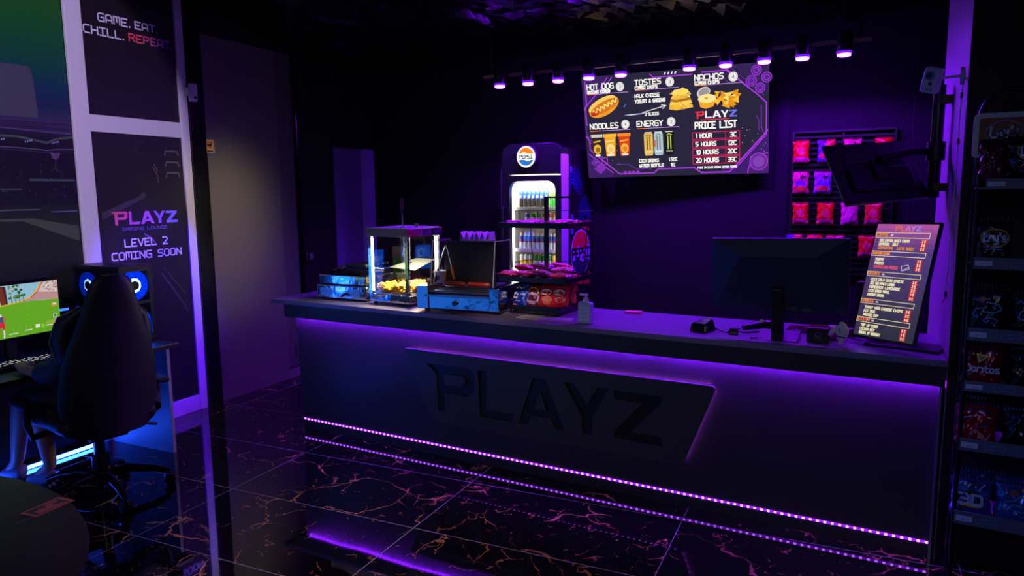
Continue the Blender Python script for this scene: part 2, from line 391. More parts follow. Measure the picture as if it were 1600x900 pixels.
MB().box(-6.2, 3.2, -3.2, 7.0, 3.4, 3.5).build('ceiling', SOOT, kind='structure')
WL = dict(loc=P0, rot=(0, 0, TH))
MB().box(-0.12, 0.0, -7.0, 0.03, 0, 3.4).build('wall_left', BLACK, kind='structure', **WL)
MB().box(-0.12, 0.0, 0.17, 1.7629, 0, 3.4).box(-0.12, 0.0, 1.7629, 2.40, 2.15, 3.4).box(-0.12, 0.0, 2.40, 2.9, 0, 3.4).build('wall_left_rear', BLACK, kind='structure', **WL)
MB().box(-0.12, 0.035, 0.03, 0.17, 0, 3.4).build('trim_1', GLOSSB, kind='structure', **WL)
MB().box(-5.6, 0.9, 6.05, 6.17, 0, 3.4).build('wall_back', BLACK, kind='structure')
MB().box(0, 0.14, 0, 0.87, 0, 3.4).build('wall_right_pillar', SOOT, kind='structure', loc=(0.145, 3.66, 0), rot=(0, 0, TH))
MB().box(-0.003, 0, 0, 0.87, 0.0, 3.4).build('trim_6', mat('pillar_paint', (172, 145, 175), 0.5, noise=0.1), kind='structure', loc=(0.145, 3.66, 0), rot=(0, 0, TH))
MB().box(0.285, 3.1, 3.70, 3.85, 0, 3.4).build('wall_right', SOOT, kind='structure')
MB().box(3.1, 3.2, -3.2, 3.85, 0, 3.4).build('wall_right_side', BLACK, kind='structure')
MB().box(-6.2, 3.2, -3.2, -3.1, 0, 3.4).build('wall_front', BLACK, kind='structure')
MB().box(0.8, 0.9, 4.4, 6.05, 0, 3.4).build('wall_right_rear', BLACK, kind='structure')
# dropped ceiling of loose black shingles over the bar
def shingle_ceiling():
    P = [(-5.03, 4.83), (-5.14, 6.05), (0.8, 6.05), (0.8, 0.5), (-0.52, 0.5)]
    def inside(x, y):
        c = False; j = len(P)-1
        for i in range(len(P)):
            if (P[i][1] > y) != (P[j][1] > y) and x < (P[j][0]-P[i][0])*(y-P[i][1])/(P[j][1]-P[i][1])+P[i][0]: c = not c
            j = i
        return c
    rnd = random.Random(3); b = MB(); st = 0.13
    for i in range(60):
        for j in range(60):
            x, y = -5.2 + i*st, 0.4 + j*st + (st/2 if i % 2 else 0)
            if not inside(x, y): continue
            z = 2.935; q = []
            for dx, dy in ((-.5,-.6), (.55,-.5), (.05,.75)):
                q.append((x + dx*st*1.1 + rnd.uniform(-.02,.02), y + dy*st*1.1 + rnd.uniform(-.02,.02), z + rnd.uniform(-.032,.03)))
            b.add(q, [(0,1,2)])
    b.prism(P, (0,0,2.975), (1,0,0), (0,1,0), (0,0,0.42), 1)
    return b.build('ceiling_shingles', [mat('shingle_black', (8, 8, 11), 0.25, spec=0.25), SOOT], kind='structure', norm=False)
shingle_ceiling()
# grey flush door leaf, upper panel edge, baseboard, conduit on the left wall
d = MB().box(0.0, 0.018, 0.19, 0.985, 0.0, 2.93).build('door_1', GREY, kind='structure', **WL)
MB().box(0.0, 0.008, 0.985, 1.19, 0.1, 2.93).build('trim_2', mat('grey_wall_strip', (74, 72, 70), 0.5), kind='structure', **WL)
MB().box(0.0, 0.016, 0.985, 1.76, 0.0, 0.085).build('baseboard_left', mat('grey_baseboard', (105, 102, 100), 0.5), kind='structure', **WL)
# recessed purple doorway at the back
PURP = mat('pale_doorway_paint', (170, 140, 215), 0.5)
MB().box(-0.10, -0.02, 1.763, 2.40, 0, 2.15).build('door_2', mat('doorway_panel', (100, 76, 130), 0.5), kind='structure', **WL)
MB().box(-0.02, 0.03, 2.24, 2.40, 0, 2.15).build('trim_3', PURP, kind='structure', **WL)
# seams of the back wall panelling
MB().box(-0.93, -0.92, 6.044, 6.05, 0, 2.9).box(-0.085, -0.078, 6.044, 6.05, 0, 2.9).box(-3.56, -3.55, 6.044, 6.05, 0, 2.9).build('trim_4', SOOT, kind='structure')
MB().box(-1.02, -0.925, 6.02, 6.05, 0, 2.9).build('trim_5', BLACK, kind='structure')

# ------------------------------------------------------------------ left wall: mural, glazed door, sign
def mural():
    t = thing('wall_mural', 'printed wall mural of a floodlit football stadium with green sky at left', 'mural', P0, TH)
    P = Pict(); x0, x1 = -5.2, -0.9
    bands = [(3.4,(30,110,30)),(2.95,(48,140,40)),(2.7,(20,128,70)),(2.52,(16,108,90)),(2.40,(20,84,120)),(2.28,(40,60,116)),(2.19,(84,76,126)),(2.15,(74,62,110)),(2.06,(44,30,66)),(2.0,(32,22,54)),(1.655,(30,22,50)),(1.645,(40,50,46)),(1.50,(56,66,48)),(1.30,(46,54,44)),(1.1,(30,36,36)),(0.0,(22,28,30))]
    for (za, ca), (zb, cb) in zip(bands, bands[1:]):
        n = 1 if za - zb < 0.02 else 6
        for k in range(n):
            P.rect(x0, za+(zb-za)*(k+1)/n, x1, za+(zb-za)*k/n, mix(ca, cb, k/n), 0)
    P.poly([(x0,2.50),(-1.14,2.49),(-1.12,2.46),(-1.105,2.18),(x0,2.17)], (64,66,78), 1)  # pale rectangle: a reflection on the mural, painted into the print
    for k in range(6): P.poly([(x0+.17*k,2.10+.02*k),(x0+.5+.2*k,2.13+.012*k),(-0.9,2.17-.012*k),(-0.9,2.15-.012*k)], (56+9*(k%3),44+7*(k%3),84+9*(k%3)), 2)
    roof = [(x0,2.03),(-1.9,2.05),(-1.45,2.06),(-1.25,2.06),(-1.15,2.045),(-1.07,2.03),(-1.0,2.06),(-0.9,2.075)]
    P.line(roof, 0.014, (64,82,70), 3); P.line([(a,1.99+(b-2.05)*.3) for a, b in roof], 0.006, (96,80,112), 3); P.line([(a,1.975+(b-2.05)*.3) for a, b in roof], 0.003, (70,58,90), 3)
    rnd = random.Random(5)
    for k in range(6):
        for j in range(4): P.poly(ell(-1.86+.165*k+.013*j, 2.032+.003*j, .004, .006, 8), (150,150,200), 4)
    P.poly([(-1.055,1.972),(-1.022,1.966),(-0.988,1.972),(-1.005,1.935),(-1.022,1.928),(-1.04,1.935)], (104,76,112), 4)
    for k in range(4): P.line([(-1.045+.014*k,1.968),(-1.032+.006*k,1.935)], .003, (50,36,66), 5)
    P.line([(-1.02,1.93),(-1.03,1.875),(-1.055,1.855)], 0.004, (66,72,84), 4); P.line([(-1.03,1.875),(-1.0,1.85)], 0.004, (66,72,84), 4)
    P.rect(-1.2,1.792,-0.91,1.805,(66,84,84),4); P.rect(-2.5,1.735,-1.25,1.745,(56,70,70),4)
    for k in range(8): P.line([(-1.9+.13*k,1.80),(-1.9+.13*k,1.86)], .003, (58,56,80), 4)
    for k in range(620):
        a, z = rnd.uniform(x0,x1-.01), rnd.uniform(1.655,1.775) if k > 170 else rnd.uniform(1.79,1.95); r = rnd.uniform(.0012,.0034)
        P.rect(a,z,a+r*1.8,z+r*1.4,rnd.choice([(96,82,150),(120,112,176),(70,58,120),(60,66,90),(140,140,206)]),4)
    for k in range(150):
        a = x0 + k*.0114; P.rect(a,1.640+rnd.uniform(0,.004),a+.009,1.650,rnd.choice([(84,84,190),(110,104,214),(60,60,150)]),5)
    P.poly([(x0,1.62),(-1.15,1.618),(-1.15,1.612),(x0,1.60)],(92,94,104),2); P.poly([(-1.08,1.600),(-0.91,1.603),(-0.91,1.596),(-1.08,1.594)],(100,92,140),2)
    P.poly([(x0,1.60),(-1.26,1.545),(-0.91,1.40),(-0.91,1.50),(-1.2,1.56)], (66,78,54), 1)
    P.build('print', attr_mat('mural_print', 0.5), t, (0.004,0,0), (0,1,0), (0,0,1), (1,0,0))
    MB().box(0.0, 0.004, x0-.4, x1, 0.0, 3.39).build('backing_board', mat('mural_board', (30,34,40), 0.6), t)
mural()
def glazed_door():
    t = thing('glazed_door', 'pale aluminium framed door with two dark film panels of white lettering', 'door', P0, TH)
    f = MB()
    f.box(0.0,0.024,-0.893,-0.776,0,3.38).build('frame_post', ALU, t, bevel=0.004)
    MB().box(0.0,0.024,-0.045,0.028,0,3.38).build('frame_post', ALU, t, bevel=0.004)
    MB().box(0.0,0.022,-0.776,-0.045,2.122,2.236).build('frame_rail', ALU, t, bevel=0.004)
    MB().box(0.0,0.022,-0.776,-0.045,0.0,0.125).build('frame_rail', ALU, t, bevel=0.004)
    FILM = mat('dark_window_film', (30, 25, 28), 0.4, spec=0.3)
    UP = MB().box(0.0,0.008,-0.776,-0.045,2.236,3.38).build('upper_panel', FILM, t)
    LO = MB().box(0.0,0.008,-0.776,-0.045,0.125,2.122).build('lower_panel', FILM, t)
    P = Pict(); W_ = (226,220,232); RR = (236,86,104)
    P.text('GAME.', -0.648, 2.859, 0.050, 0.0095, W_, width=0.245); P.text('EAT.', -0.369, 2.861, 0.047, 0.0095, W_, width=0.187)
    P.text('CHILL.', -0.759, 2.766, 0.049, 0.0095, W_, width=0.30)
    P.text('REPEAT.', -0.424, 2.768, 0.049, 0.0095, lambda i: mix(RR, (140,110,235), max(0,(i-1)/5)), width=0.36)
    P.build('lettering', attr_mat('film_print', 0.45), UP, (0.0082,0,0), (0,1,0), (0,0,1), (1,0,0))
    Q = Pict()
    pict_logo(Q, -0.673, 1.490, 0.545, 0.096, LOGOCOL2, (30,25,28))
    Q.text('GAMING LOUNGE', -0.594, 1.452, 0.019, 0.0032, (120,104,150), width=0.37)
    Q.text('LEVEL 2', -0.584, 1.337, 0.050, 0.0095, W_, width=0.352)
    Q.text('COMING SOON', -0.69, 1.248, 0.049, 0.0095, W_, width=0.574)
    G = (92,82,84); G2 = (60,52,56)
    Q.line(ell(-0.40,2.03,.05,.05,20,60,250), 0.006, G2, 1); Q.line(ell(-0.39,2.03,.036,.036,20,60,250), 0.006, G2, 1)
    for z in (2.02, 1.94, 1.86): Q.line([(-0.2,z-.03),(-0.19,z),(-0.09,z),(-0.08,z-.03)], 0.012, G, 1)
    Q.poly([(-0.74,1.58),(-0.44,1.69),(-0.40,1.73),(-0.38,1.69),(-0.44,1.66),(-0.74,1.53)], G2, 1)
    Q.line([(-0.31,1.90),(-0.28,1.85),(-0.27,1.79)], 0.008, G, 1); Q.line([(-0.3,1.92),(-0.27,1.87)], 0.006, (130,90,80), 1)
    Q.line([(-0.3,1.12),(-0.12,0.86),(-0.09,0.80)], 0.014, G2, 1); Q.line([(-0.28,1.16),(-0.1,0.94)], 0.004, G, 1)
    Q.line([(-0.42,1.42),(-0.36,1.38),(-0.33,1.34)], 0.01, (110,80,120), 1)
    Q.build('lettering', MATS['film_print'], LO, (0.0082,0,0), (0,1,0), (0,0,1), (1,0,0), eps=0.0004)
glazed_door()
t = thing('door_sensor', 'small pale plastic sensor clipped to the edge of the aluminium door', 'sensor', F(0.035, 0.036, 2.40), TH)
MB().box(0.0,0.035,-0.012,0.05,0.0,0.135).build('housing', WHITE, t, bevel=0.008)
MB().cyl((0.035,0.022,0.03),(0.042,0.022,0.03),0.011,14).build('lens', GLOSSB, t)
MB().box(0.0,0.02,-0.03,-0.012,0.04,0.10).build('clip', WHITE, t)
t = thing('camera_warning_sign', 'small yellow camera surveillance warning sticker on the grey door', 'sign', F(0.215, 0.020, 2.075), TH)
MB().box(0,0.002,-0.045,0.045,-0.052,0.052).build('plate', mat('sticker_white', (210,190,150), 0.4), t, bevel=0.001)
P = Pict(); P.rect(-.038,-.026,.038,.045,(240,176,30),1); P.poly([(-.02,.012),(.018,.024),(.022,.008),(-.014,-.004)],(20,18,20),2)
P.poly([(-.004,0),(.006,.002),(.006,-.016),(-.004,-.016)],(20,18,20),2); P.rect(-.026,.0,-.016,.02,(20,18,20),2); P.rect(-.03,-.044,.03,-.032,(30,28,30),2)
P.rect(-.03,.028,.03,.034,(90,70,30),2)
P.build('pictogram', attr_mat('sticker_print', 0.4), t, (0.0021,0,0), (0,1,0), (0,0,1), (1,0,0))
t = thing('wall_conduit', 'black cable conduit running down the left wall behind the counter end', 'conduit', F(1.235, 0.0, 0), TH)
MB().box(0.0,0.028,-0.016,0.016,0.0,2.92).build('channel', GLOSSB, t, bevel=0.004)
t = thing('wall_socket', 'black box socket at the foot of the wall conduit above the counter', 'socket', F(1.27, 0.0, 1.06), TH)
MB().box(0.0,0.05,-0.02,0.09,0.0,0.10).build('box', PLAST, t, bevel=0.006)
MB().box(0.05,0.054,0.02,0.075,0.02,0.08).build('plate', GREY, t, bevel=0.003)
t = thing('wall_switch', 'narrow dark plate low on the grey wall strip beside the counter', 'switch', F(1.09, 0.008, 0.24), TH)
MB().box(0,0.006,-0.008,0.008,-0.05,0.06).build('plate', PLAST, t, bevel=0.002)

# ------------------------------------------------------------------ counter
def led_strip(parent, x0, x1, y, z, dn, name='light_strip', n=119, strength=5.5, base=1.5, facing=(0,-1,0), dcol=(0.46, 0.15, 1.0), fcol=(0.27, 0.008, 1.0)):
    b = MB(); f = Vector(facing)
    if facing == (0,-1,0): b.box(x0,x1,y-.003,y,z-.006,z+.006)
    else: b.box(x0,x1,y-.006,y+.006,z-.003,z)
    for i in range(n):
        x = x0 + (i+.5)*(x1-x0)/n
        if facing == (0,-1,0): b.box(x-.006,x+.006,y-.006,y-.003,z-.005,z+.005,1)
        else: b.box(x-.006,x+.006,y-.005,y+.005,z-.006,z-.003,1)
    return b.build(name, [emis('strip_film_%g' % base, fcol, base), emis('strip_diodes_%g' % strength, dcol, strength)], parent)
ct = thing('reception_counter', 'long black reception counter with violet light strips under lip and along base', 'counter', (0,0,0))
MB().hexa([(-3.833,3.675,0),(0.129,3.675,0),(0.129,3.72,0),(-3.833,3.72,0)], [(-3.876,3.675,.86),(0.129,3.675,.86),(0.129,3.72,.86),(-3.876,3.72,.86)]).build('front_panel', LAMIN, ct)
MB().hexa([(-3.833,3.72,0),(-3.80,3.72,0),(-3.80,4.22,0),(-3.833,4.22,0)], [(-3.876,3.72,.86),(-3.84,3.72,.86),(-3.84,4.22,.86),(-3.876,4.22,.86)]).build('end_panel', LAMIN, ct)
MB().box(-3.935,0.138,3.628,3.645,.823,.915).box(-3.935,-3.92,3.645,4.24,.823,.915).build('fascia', LAMIN, ct, bevel=0.002)
MB().hexa([(-4.06,3.622,.915),(.141,3.622,.915),(.092,4.262,.915),(-4.06,4.262,.915)],[(-4.06,3.622,.945),(.141,3.622,.945),(.092,4.262,.945),(-4.06,4.262,.945)]).build('worktop', mat('worktop_laminate', (132,118,144), 0.32, noise=0.08, nscale=25), ct, bevel=0.003)
MB().box(-3.83,0.085,4.20,4.235,0,.915).build('rear_panel', LAMIN, ct)
MB().box(-3.86,0.128,3.645,3.675,.845,.850).build('lip_soffit', LAMIN, ct)
MB().box(0.118,0.129,3.655,3.675,0,.823).build('end_trim', mat('clear_edge', (120,110,140), 0.15), ct)
led_strip(ct, -3.838, 0.126, 3.6745, .072, None)
led_strip(ct, -3.86, 0.126, 3.660, .8445, None, facing=(0,0,-1), strength=1000.0, base=5.0, dcol=(0.22, 0.01, 1.0), fcol=(0.16, 0.004, 1.0))
# board with engraved word mark
pl = thing('logo_board', 'black board with engraved PLAYZ lettering and violet edge glow on counter front', 'sign', (0,0,0))
def curve_plate(name, loops, y0, depth, m, parent, bevel=0.0):
    cu = bpy.data.curves.new(name, 'CURVE'); cu.dimensions = '2D'; cu.fill_mode = 'BOTH'; cu.extrude = depth/2; cu.bevel_depth = bevel
    for lp in loops:
        sp = cu.splines.new('POLY'); sp.points.add(len(lp)-1); sp.use_cyclic_u = True
        for p, q in zip(sp.points, lp): p.co = (q[0], q[1], 0, 1)
    tmp = bpy.data.objects.new('tmp', cu); C.objects.link(tmp); bpy.context.view_layer.update()
    me = bpy.data.meshes.new_from_object(tmp.evaluated_get(bpy.context.evaluated_depsgraph_get())); bpy.data.objects.remove(tmp)
    me.transform(Matrix.Translation((0, y0 + depth/2, 0)) @ Matrix.Rotation(R(90), 4, 'X'))
    me.materials.clear(); me.materials.append(m); me.name = name
    o = bpy.data.objects.new(name, me); C.objects.link(o); o.parent = parent; return o
def rounded(poly, r, n=5):
    out = []; k = len(poly)
    for i in range(k):
        p, a, b = Vector(poly[i]), Vector(poly[i-1]), Vector(poly[(i+1) % k])
        da, db = (a-p).normalized(), (b-p).normalized(); A, B = p+da*r, p+db*r
        for j in range(n+1):
            t_ = j/n; q = A*(1-t_)**2 + p*2*t_*(1-t_) + B*t_**2; out.append((q.x, q.y))
    return out
board = rounded([(-2.871,.699),(-0.8575,.6984),(-1.0281,.2464),(-2.6433,.2427)], 0.035)
BOARDM = mat('board_satin_black', (66,62,68), 0.36)
curve_plate('board_face', [board] + [lp for L in LOGO.values() for lp in L], 3.628, 0.014, BOARDM, pl, 0.0025)
curve_plate('board_back', [board], 3.643, 0.012, mat('board_recess', (34,31,36), 0.3), pl)
for k in range(4):
    x = (-2.5,-1.25,-2.45,-1.2)[k]; z = (.64,.64,.30,.30)[k]
    MB().cyl((x,3.655,z),(x,3.676,z),0.012,10).build('standoff', DARKM, pl)
def back_strip():
    b = MB()
    pts = [(-2.83,.690),(-0.895,.690)]; pts2 = [(-0.882,.672),(-1.034,.268)]
    pts3 = [(-2.60,.251),(-1.05,.254)]
    for (a0,z0),(a1,z1) in (pts, pts2, pts3):
        L_ = math.hypot(a1-a0,z1-z0); n = int(L_/.033); dx, dz = (a1-a0)/L_, (z1-z0)/L_
        for i in range(n):
            x, z = a0+(a1-a0)*(i+.5)/n, z0+(z1-z0)*(i+.5)/n
            b.box(x-.006,x+.006,3.658,3.668,z-.003,z+.003,1 if z > .26 or x > -1.03 else 2)
        nx, nz = -dz*.003, dx*.003
        if z0 < .26: continue
        b.hexa([(a0-nx,3.656,z0-nz),(a1-nx,3.656,z1-nz),(a1-nx,3.670,z1-nz),(a0-nx,3.670,z0-nz)],[(a0+nx,3.656,z0+nz),(a1+nx,3.656,z1+nz),(a1+nx,3.670,z1+nz),(a0+nx,3.670,z0+nz)])
    b.build('light_strip', [emis('edge_film', (0.42,0.03,1.0), 5.0), emis('edge_diodes', (0.6,0.15,1.0), 26.0), emis('edge_diodes_dim', (0.4,0.08,1.0), 4.0)], pl)
back_strip()

# ------------------------------------------------------------------ track of purple downlights
tr = thing('light_rail', 'long thin dark ceiling rail carrying the row of violet lamps', 'rail', (0,0,0))
MB().box(-3.22,-0.33,5.24,5.265,2.625,2.65).build('rail', mat('rail_bronze', (140,110,100), 0.3, metal=0.8), tr)
for x in (-3.15,-1.75,-0.4): MB().cyl((x,5.252,2.65),(x,5.252,2.975),0.008,8).build('hanger', DARKM, tr)
lamp = None; GLOW = emis('lamp_glow', (0.20,0.006,1.0), 180.0)
LX = [-3.041,-2.781,-2.516,-2.257,-1.999,-1.486,-1.232,-0.977,-0.735,-0.486]
ordn = ['leftmost','second from left','third from left','fourth from left','fifth from left','sixth from left','seventh from left','eighth from left','second from right','rightmost']
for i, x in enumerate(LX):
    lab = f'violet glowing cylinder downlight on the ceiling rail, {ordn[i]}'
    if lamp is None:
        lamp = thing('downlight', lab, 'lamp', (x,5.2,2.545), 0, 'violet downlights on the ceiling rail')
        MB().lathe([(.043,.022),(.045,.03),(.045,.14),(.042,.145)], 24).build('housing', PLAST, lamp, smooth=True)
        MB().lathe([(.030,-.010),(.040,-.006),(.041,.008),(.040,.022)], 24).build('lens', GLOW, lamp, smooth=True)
        MB().lathe([(.041,.006),(.0465,.009),(.0465,.021),(.041,.024)], 24).build('halo_ring', emis('halo_glow', (0.12,0.006,1.0), 1.6), lamp, smooth=True)  # glowing ring added to imitate the halo around the lens
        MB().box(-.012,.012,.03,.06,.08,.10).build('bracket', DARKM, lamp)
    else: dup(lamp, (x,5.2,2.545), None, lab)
    light('downlight_beam', 'SPOT', (x,5.2,2.535), (x,5.2,0), VIO, 95.0 if i < 5 else 82.0, 0.012, cone=138 if i < 5 else 164, blend=0.5 if i < 5 else 0.3)

# ------------------------------------------------------------------ gaming corner on the left
dk = thing('gaming_desk', 'black gaming desk along the mural wall with blue lit end panel', 'desk', P0, TH)
MB().box(0.055,0.72,-2.7,-0.79,0.72,0.75).build('desktop', PLAST, dk, bevel=0.004)
MB().box(0.055,0.637,-0.825,-0.80,0.0,0.72).build('end_panel', mat('desk_panel', (165,165,172), 0.45), dk, bevel=0.002)
MB().box(0.055,0.637,-2.70,-2.675,0.0,0.72).build('end_panel', MATS['desk_panel'], dk, bevel=0.002)
MB().box(0.055,0.075,-2.675,-0.825,0.30,0.72).build('modesty_panel', PLAST, dk)
ls = thing('floor_light_strip', 'bright blue light strip along the foot of the wall under desk', 'light strip', P0, TH)
MB().box(0.024,0.04,-2.6,-0.895,0.0,0.03).build('channel', PLAST, ls)
MB().box(0.04,0.046,-2.6,-0.895,0.006,0.026).build('diffuser', emis('blue_strip', (0.012,0.07,1.0), 75.0), ls)
# gaming monitor
ws = thing('wall_light_strip', 'blue light strip on the mural wall behind the gaming monitor', 'light strip', P0, TH)
MB().box(0.006,0.02,-2.6,-1.04,0.955,0.975).build('channel', PLAST, ws)
MB().box(0.02,0.024,-2.6,-1.04,0.958,0.972).build('diffuser', emis('wall_blue_strip', (0.012, 0.07, 1.0), 5.0), ws)
gm = thing('gaming_monitor', 'gaming monitor on the desk at left showing a bright green field', 'monitor', F(-1.555, 0.30, 0.75), TH)
MB().box(-0.03,0.018,-0.272,0.266,0.135,0.467).build('bezel', GLOSSB, gm, bevel=0.004)
MB().box(-0.06,-0.03,-0.03,0.03,0.02,0.30).build('stand', DARKM, gm, bevel=0.004)
MB().box(-0.16,0.03,-0.12,0.12,0.0,0.014).build('stand_foot', DARKM, gm, bevel=0.004)
P = Pict(); gy = (96,168,32)
P.rect(0,0,53,30,(112,176,44),0)
P.rect(0,19,53,30,(150,200,226),1); rnd = random.Random(2)
P.poly([(0,18.5),(18,18.3),(34,20),(53,18),(53,0),(0,0)],(106,176,40),2)
for k in range(60):
    x = rnd.uniform(2,52); y = rnd.uniform(1,17.5); dx = (x-32)*.10; L_ = rnd.uniform(1,3)
    P.poly([(x,y),(x+dx*L_*.4+.1,y-L_*.35),(x+dx*L_*.4+.5,y-L_*.3),(x+.4,y)], rnd.choice([(132,196,50),(84,152,30),(150,206,64),(120,180,44)]),3)
P.poly([(53,30),(44,30),(40,26),(36,21.5),(31,20),(30,19.2),(40,19.6),(53,18.6)],(196,150,150),2)
P.poly([(53,30),(47,30),(43.5,29),(40,24.5),(53,23)],(222,200,196),3)
for k in range(40):
    x = rnd.uniform(44,52.5); y = rnd.uniform(24,29.8); P.poly([(x,y),(x+.9,y+.3),(x+.5,y-.6)], rnd.choice([(150,90,90),(240,226,220),(120,70,80)]),4)
P.line([(43,29.6),(40,25),(36,21.6),(30,19.8),(18,18.6)],0.7,(232,196,60),4); P.line([(44,29.6),(41,24.6),(37,21.6)],0.5,(196,60,60),4)
P.poly([(0,24),(18,23),(18,18.6),(0,18.6)],(210,196,206),3); P.poly([(0,22),(17,20.5),(17,19.5),(0,20)],(120,150,200),4)
P.poly([(18.6,29.8),(21.6,29.6),(23,19.2),(20.2,19)],(120,52,44),4); P.poly([(21.6,29.6),(23.4,29.5),(24,19.3),(23,19.2)],(80,40,40),4)
for k in range(26):
    x = rnd.uniform(25,33.5); y = rnd.uniform(22,29.4); P.poly(ell(x,y,.9,.7,8), rnd.choice([(64,104,44),(96,140,64),(50,84,40),(176,200,190)]),4)
for x in (26,28.2,30.4,32.6): P.line([(x,24),(x+.2,19.6)],0.45,(96,110,50),5)
P.poly([(16,19),(18.5,13.5),(17,12.5),(0,14),(0,19)],(206,150,196),4)
P.poly(ell(19.2,13.4,.8,.9,12),(230,226,230),6)                      # small runner in red trousers, seen from behind
P.poly([(18.2,12.6),(20.4,12.6),(20.8,9.4),(18.2,9.4)],(84,84,120),6); P.line([(18.4,12.2),(16.9,10.6),(17.4,9.6)],.6,(230,200,206),5); P.line([(20.2,12.2),(21.9,11),(21.4,10.2)],.6,(220,60,90),5)
P.poly([(18.0,9.5),(20.9,9.5),(21.2,6.4),(20.2,4.6),(19.6,6.6),(18.2,6.2)],(222,40,60),6); P.line([(20.4,5),(20.5,2.6),(20.2,.6)],.8,(240,220,226),5); P.line([(18.8,6.2),(18.6,3.4)],.8,(120,150,60),5)
P.poly(ell(50,9,1.2,1.3,16),(220,240,220),5); P.poly(ell(50,9,.9,1.0,16),(80,130,60),6); P.rect(49.3,5,51,7.4,(214,120,190),5)
P.rect(48.5,14.6,51.6,16.2,(230,150,60),5); P.rect(49.2,15.6,51.2,16.6,(240,230,220),6)
for x0,x1,y in ((23,28,1.8),(32,36,2.6),(38,40.6,3.4),(44,49,3.6)): P.rect(x0,y,x1,y+(.5 if x1-x0>3 else 2),(236,236,220),5)
P.rect(41.4,2.8,43.2,5,(130,220,50),5)
for k in range(3): P.rect(44.5,4.5+k*.7,50,4.8+k*.7,(190,200,80),5)
P.build('screen', attr_emit('game_screen', 0.85), gm, (0.0185,-0.265,0.148), (0,1,0), (0,0,1), (1,0,0), scale=0.01, eps=0.0002)
# computer tower
pc = thing('computer_tower', 'black computer tower with round blue lit fans at the far end of desk', 'computer', F(0, 0, 0.75), TH)
MB().box(0.08,0.52,-1.031,-0.789,0.012,0.03).box(0.08,0.52,-1.031,-0.789,0.482,0.505).box(0.08,0.095,-1.031,-0.789,0.03,0.482).box(0.095,0.52,-0.805,-0.789,0.03,0.482).build('case', PLAST, pc, bevel=0.003)
fb = MB()
for z0,z1 in ((0.03,0.05),(0.255,0.275),(0.465,0.482)): fb.box(0.508,0.518,-1.028,-0.805,z0,z1)
fb.box(0.505,0.52,-1.031,-1.018,0.03,0.482).box(0.505,0.52,-0.82,-0.805,0.03,0.482).build('front_frame', PLAST, pc)
MB().box(0.095,0.505,-1.03,-1.026,0.03,0.482).build('side_glass', glass('smoked_glass', (0.55,0.55,0.6)), pc)
MB().box(0.10,0.11,-1.0,-0.81,0.03,0.48).box(0.11,0.40,-0.86,-0.82,0.06,0.45).build('motherboard', mat('board_black', (30,30,36), 0.5), pc)
MB().box(0.14,0.42,-1.0,-0.86,0.20,0.25).build('graphics_card', CHARC, pc, bevel=0.004)
FANR = emis('fan_ring_white', (0.35,0.62,1.0), 5.0); FANB = emis('fan_blue', (0.0,0.035,1.0), 1.0)
def fan(M, name='fan'):
    ring = MB(); n = 36
    for (r0, r1, mi) in ((0.056,0.027,0),(0.027,0.017,1)):
        vs = []; fs = []
        for i in range(n):
            a = 2*math.pi*i/n
            for r, z in ((r0,0.0),(r1,0.004 if mi else 0.002)): vs.append(M @ Vector((r*math.cos(a), r*math.sin(a), z)))
        for i in range(n):
            j = (i+1) % n; fs.append((2*i,2*j,2*j+1,2*i+1))
        ring.add(vs, fs, mi)
    o = ring.build(name, [FANB, FANR], pc, norm=False)
    h = MB(); vs = [M @ Vector((0.0165*math.cos(2*math.pi*i/20), 0.0165*math.sin(2*math.pi*i/20), 0.005)) for i in range(20)]
    h.add(vs, [tuple(range(20))]); h.build('hub', GLOSSB, o, norm=False)
    bl = MB()
    for k in range(9):
        a = 2*math.pi*k/9; q = [Vector((r*math.cos(a+da), r*math.sin(a+da), .0062)) for r, da in ((.017,0),(.054,.35),(.054,.46),(.017,.16))]
        bl.add([M @ v for v in q], [(0,1,2,3)])
    bl.build('blades', emis('fan_blade', (0.0,0.022,0.62), 1.0), o, norm=False)
fr = Matrix.Rotation(R(90), 4, 'Y')
for z in (0.135, 0.375): fan(Matrix.Translation((0.500,-0.912,z)) @ fr @ Matrix.Scale(1.75,4))
fs_ = Matrix.Rotation(R(90), 4, 'X')
for x, z in ((0.20,0.375),): fan(Matrix.Translation((x,-1.012,z)) @ fs_ @ Matrix.Scale(1.55,4))
MB().quad((0.36,-1.005,0.415),(0.47,-1.005,0.415),(0.47,-1.005,0.445),(0.36,-1.005,0.445)).build('inner_display', emis('inner_display', (0.5,0.3,0.25), 0.7), pc)
light('tower_fan_light', 'AREA', F(-0.91,0.53,1.0), F(-0.91,1.5,0.9), (0.0,0.12,1.0), 1.6, 0.2, 0.4)
# white desk keyboard with lit keys
kb = thing('keyboard', 'black keyboard with white lit keys on the gaming desk', 'keyboard', F(-1.60, 0.44, 0.75), TH - R(8))
MB().box(-0.075,0.075,-0.20,0.17,0.0,0.022).build('base', PLAST, kb, bevel=0.004)
kk = MB(); kg = MB()
for i in range(5):
    for j in range(15):
        x, y = 0.055 - i*0.025, -0.185 + j*0.0235
        kk.box(x-.009,x+.009,y-.0095,y+.0095,.022,.031)
        if (i*7+j*3) % 4: kg.box(x-.005,x+.004,y-.005,y+.004,.031,.0316)
kk.build('keys', CHARC, kb); kg.build('key_legends', emis('key_glow', (0.9,0.9,0.75), 0.9), kb)
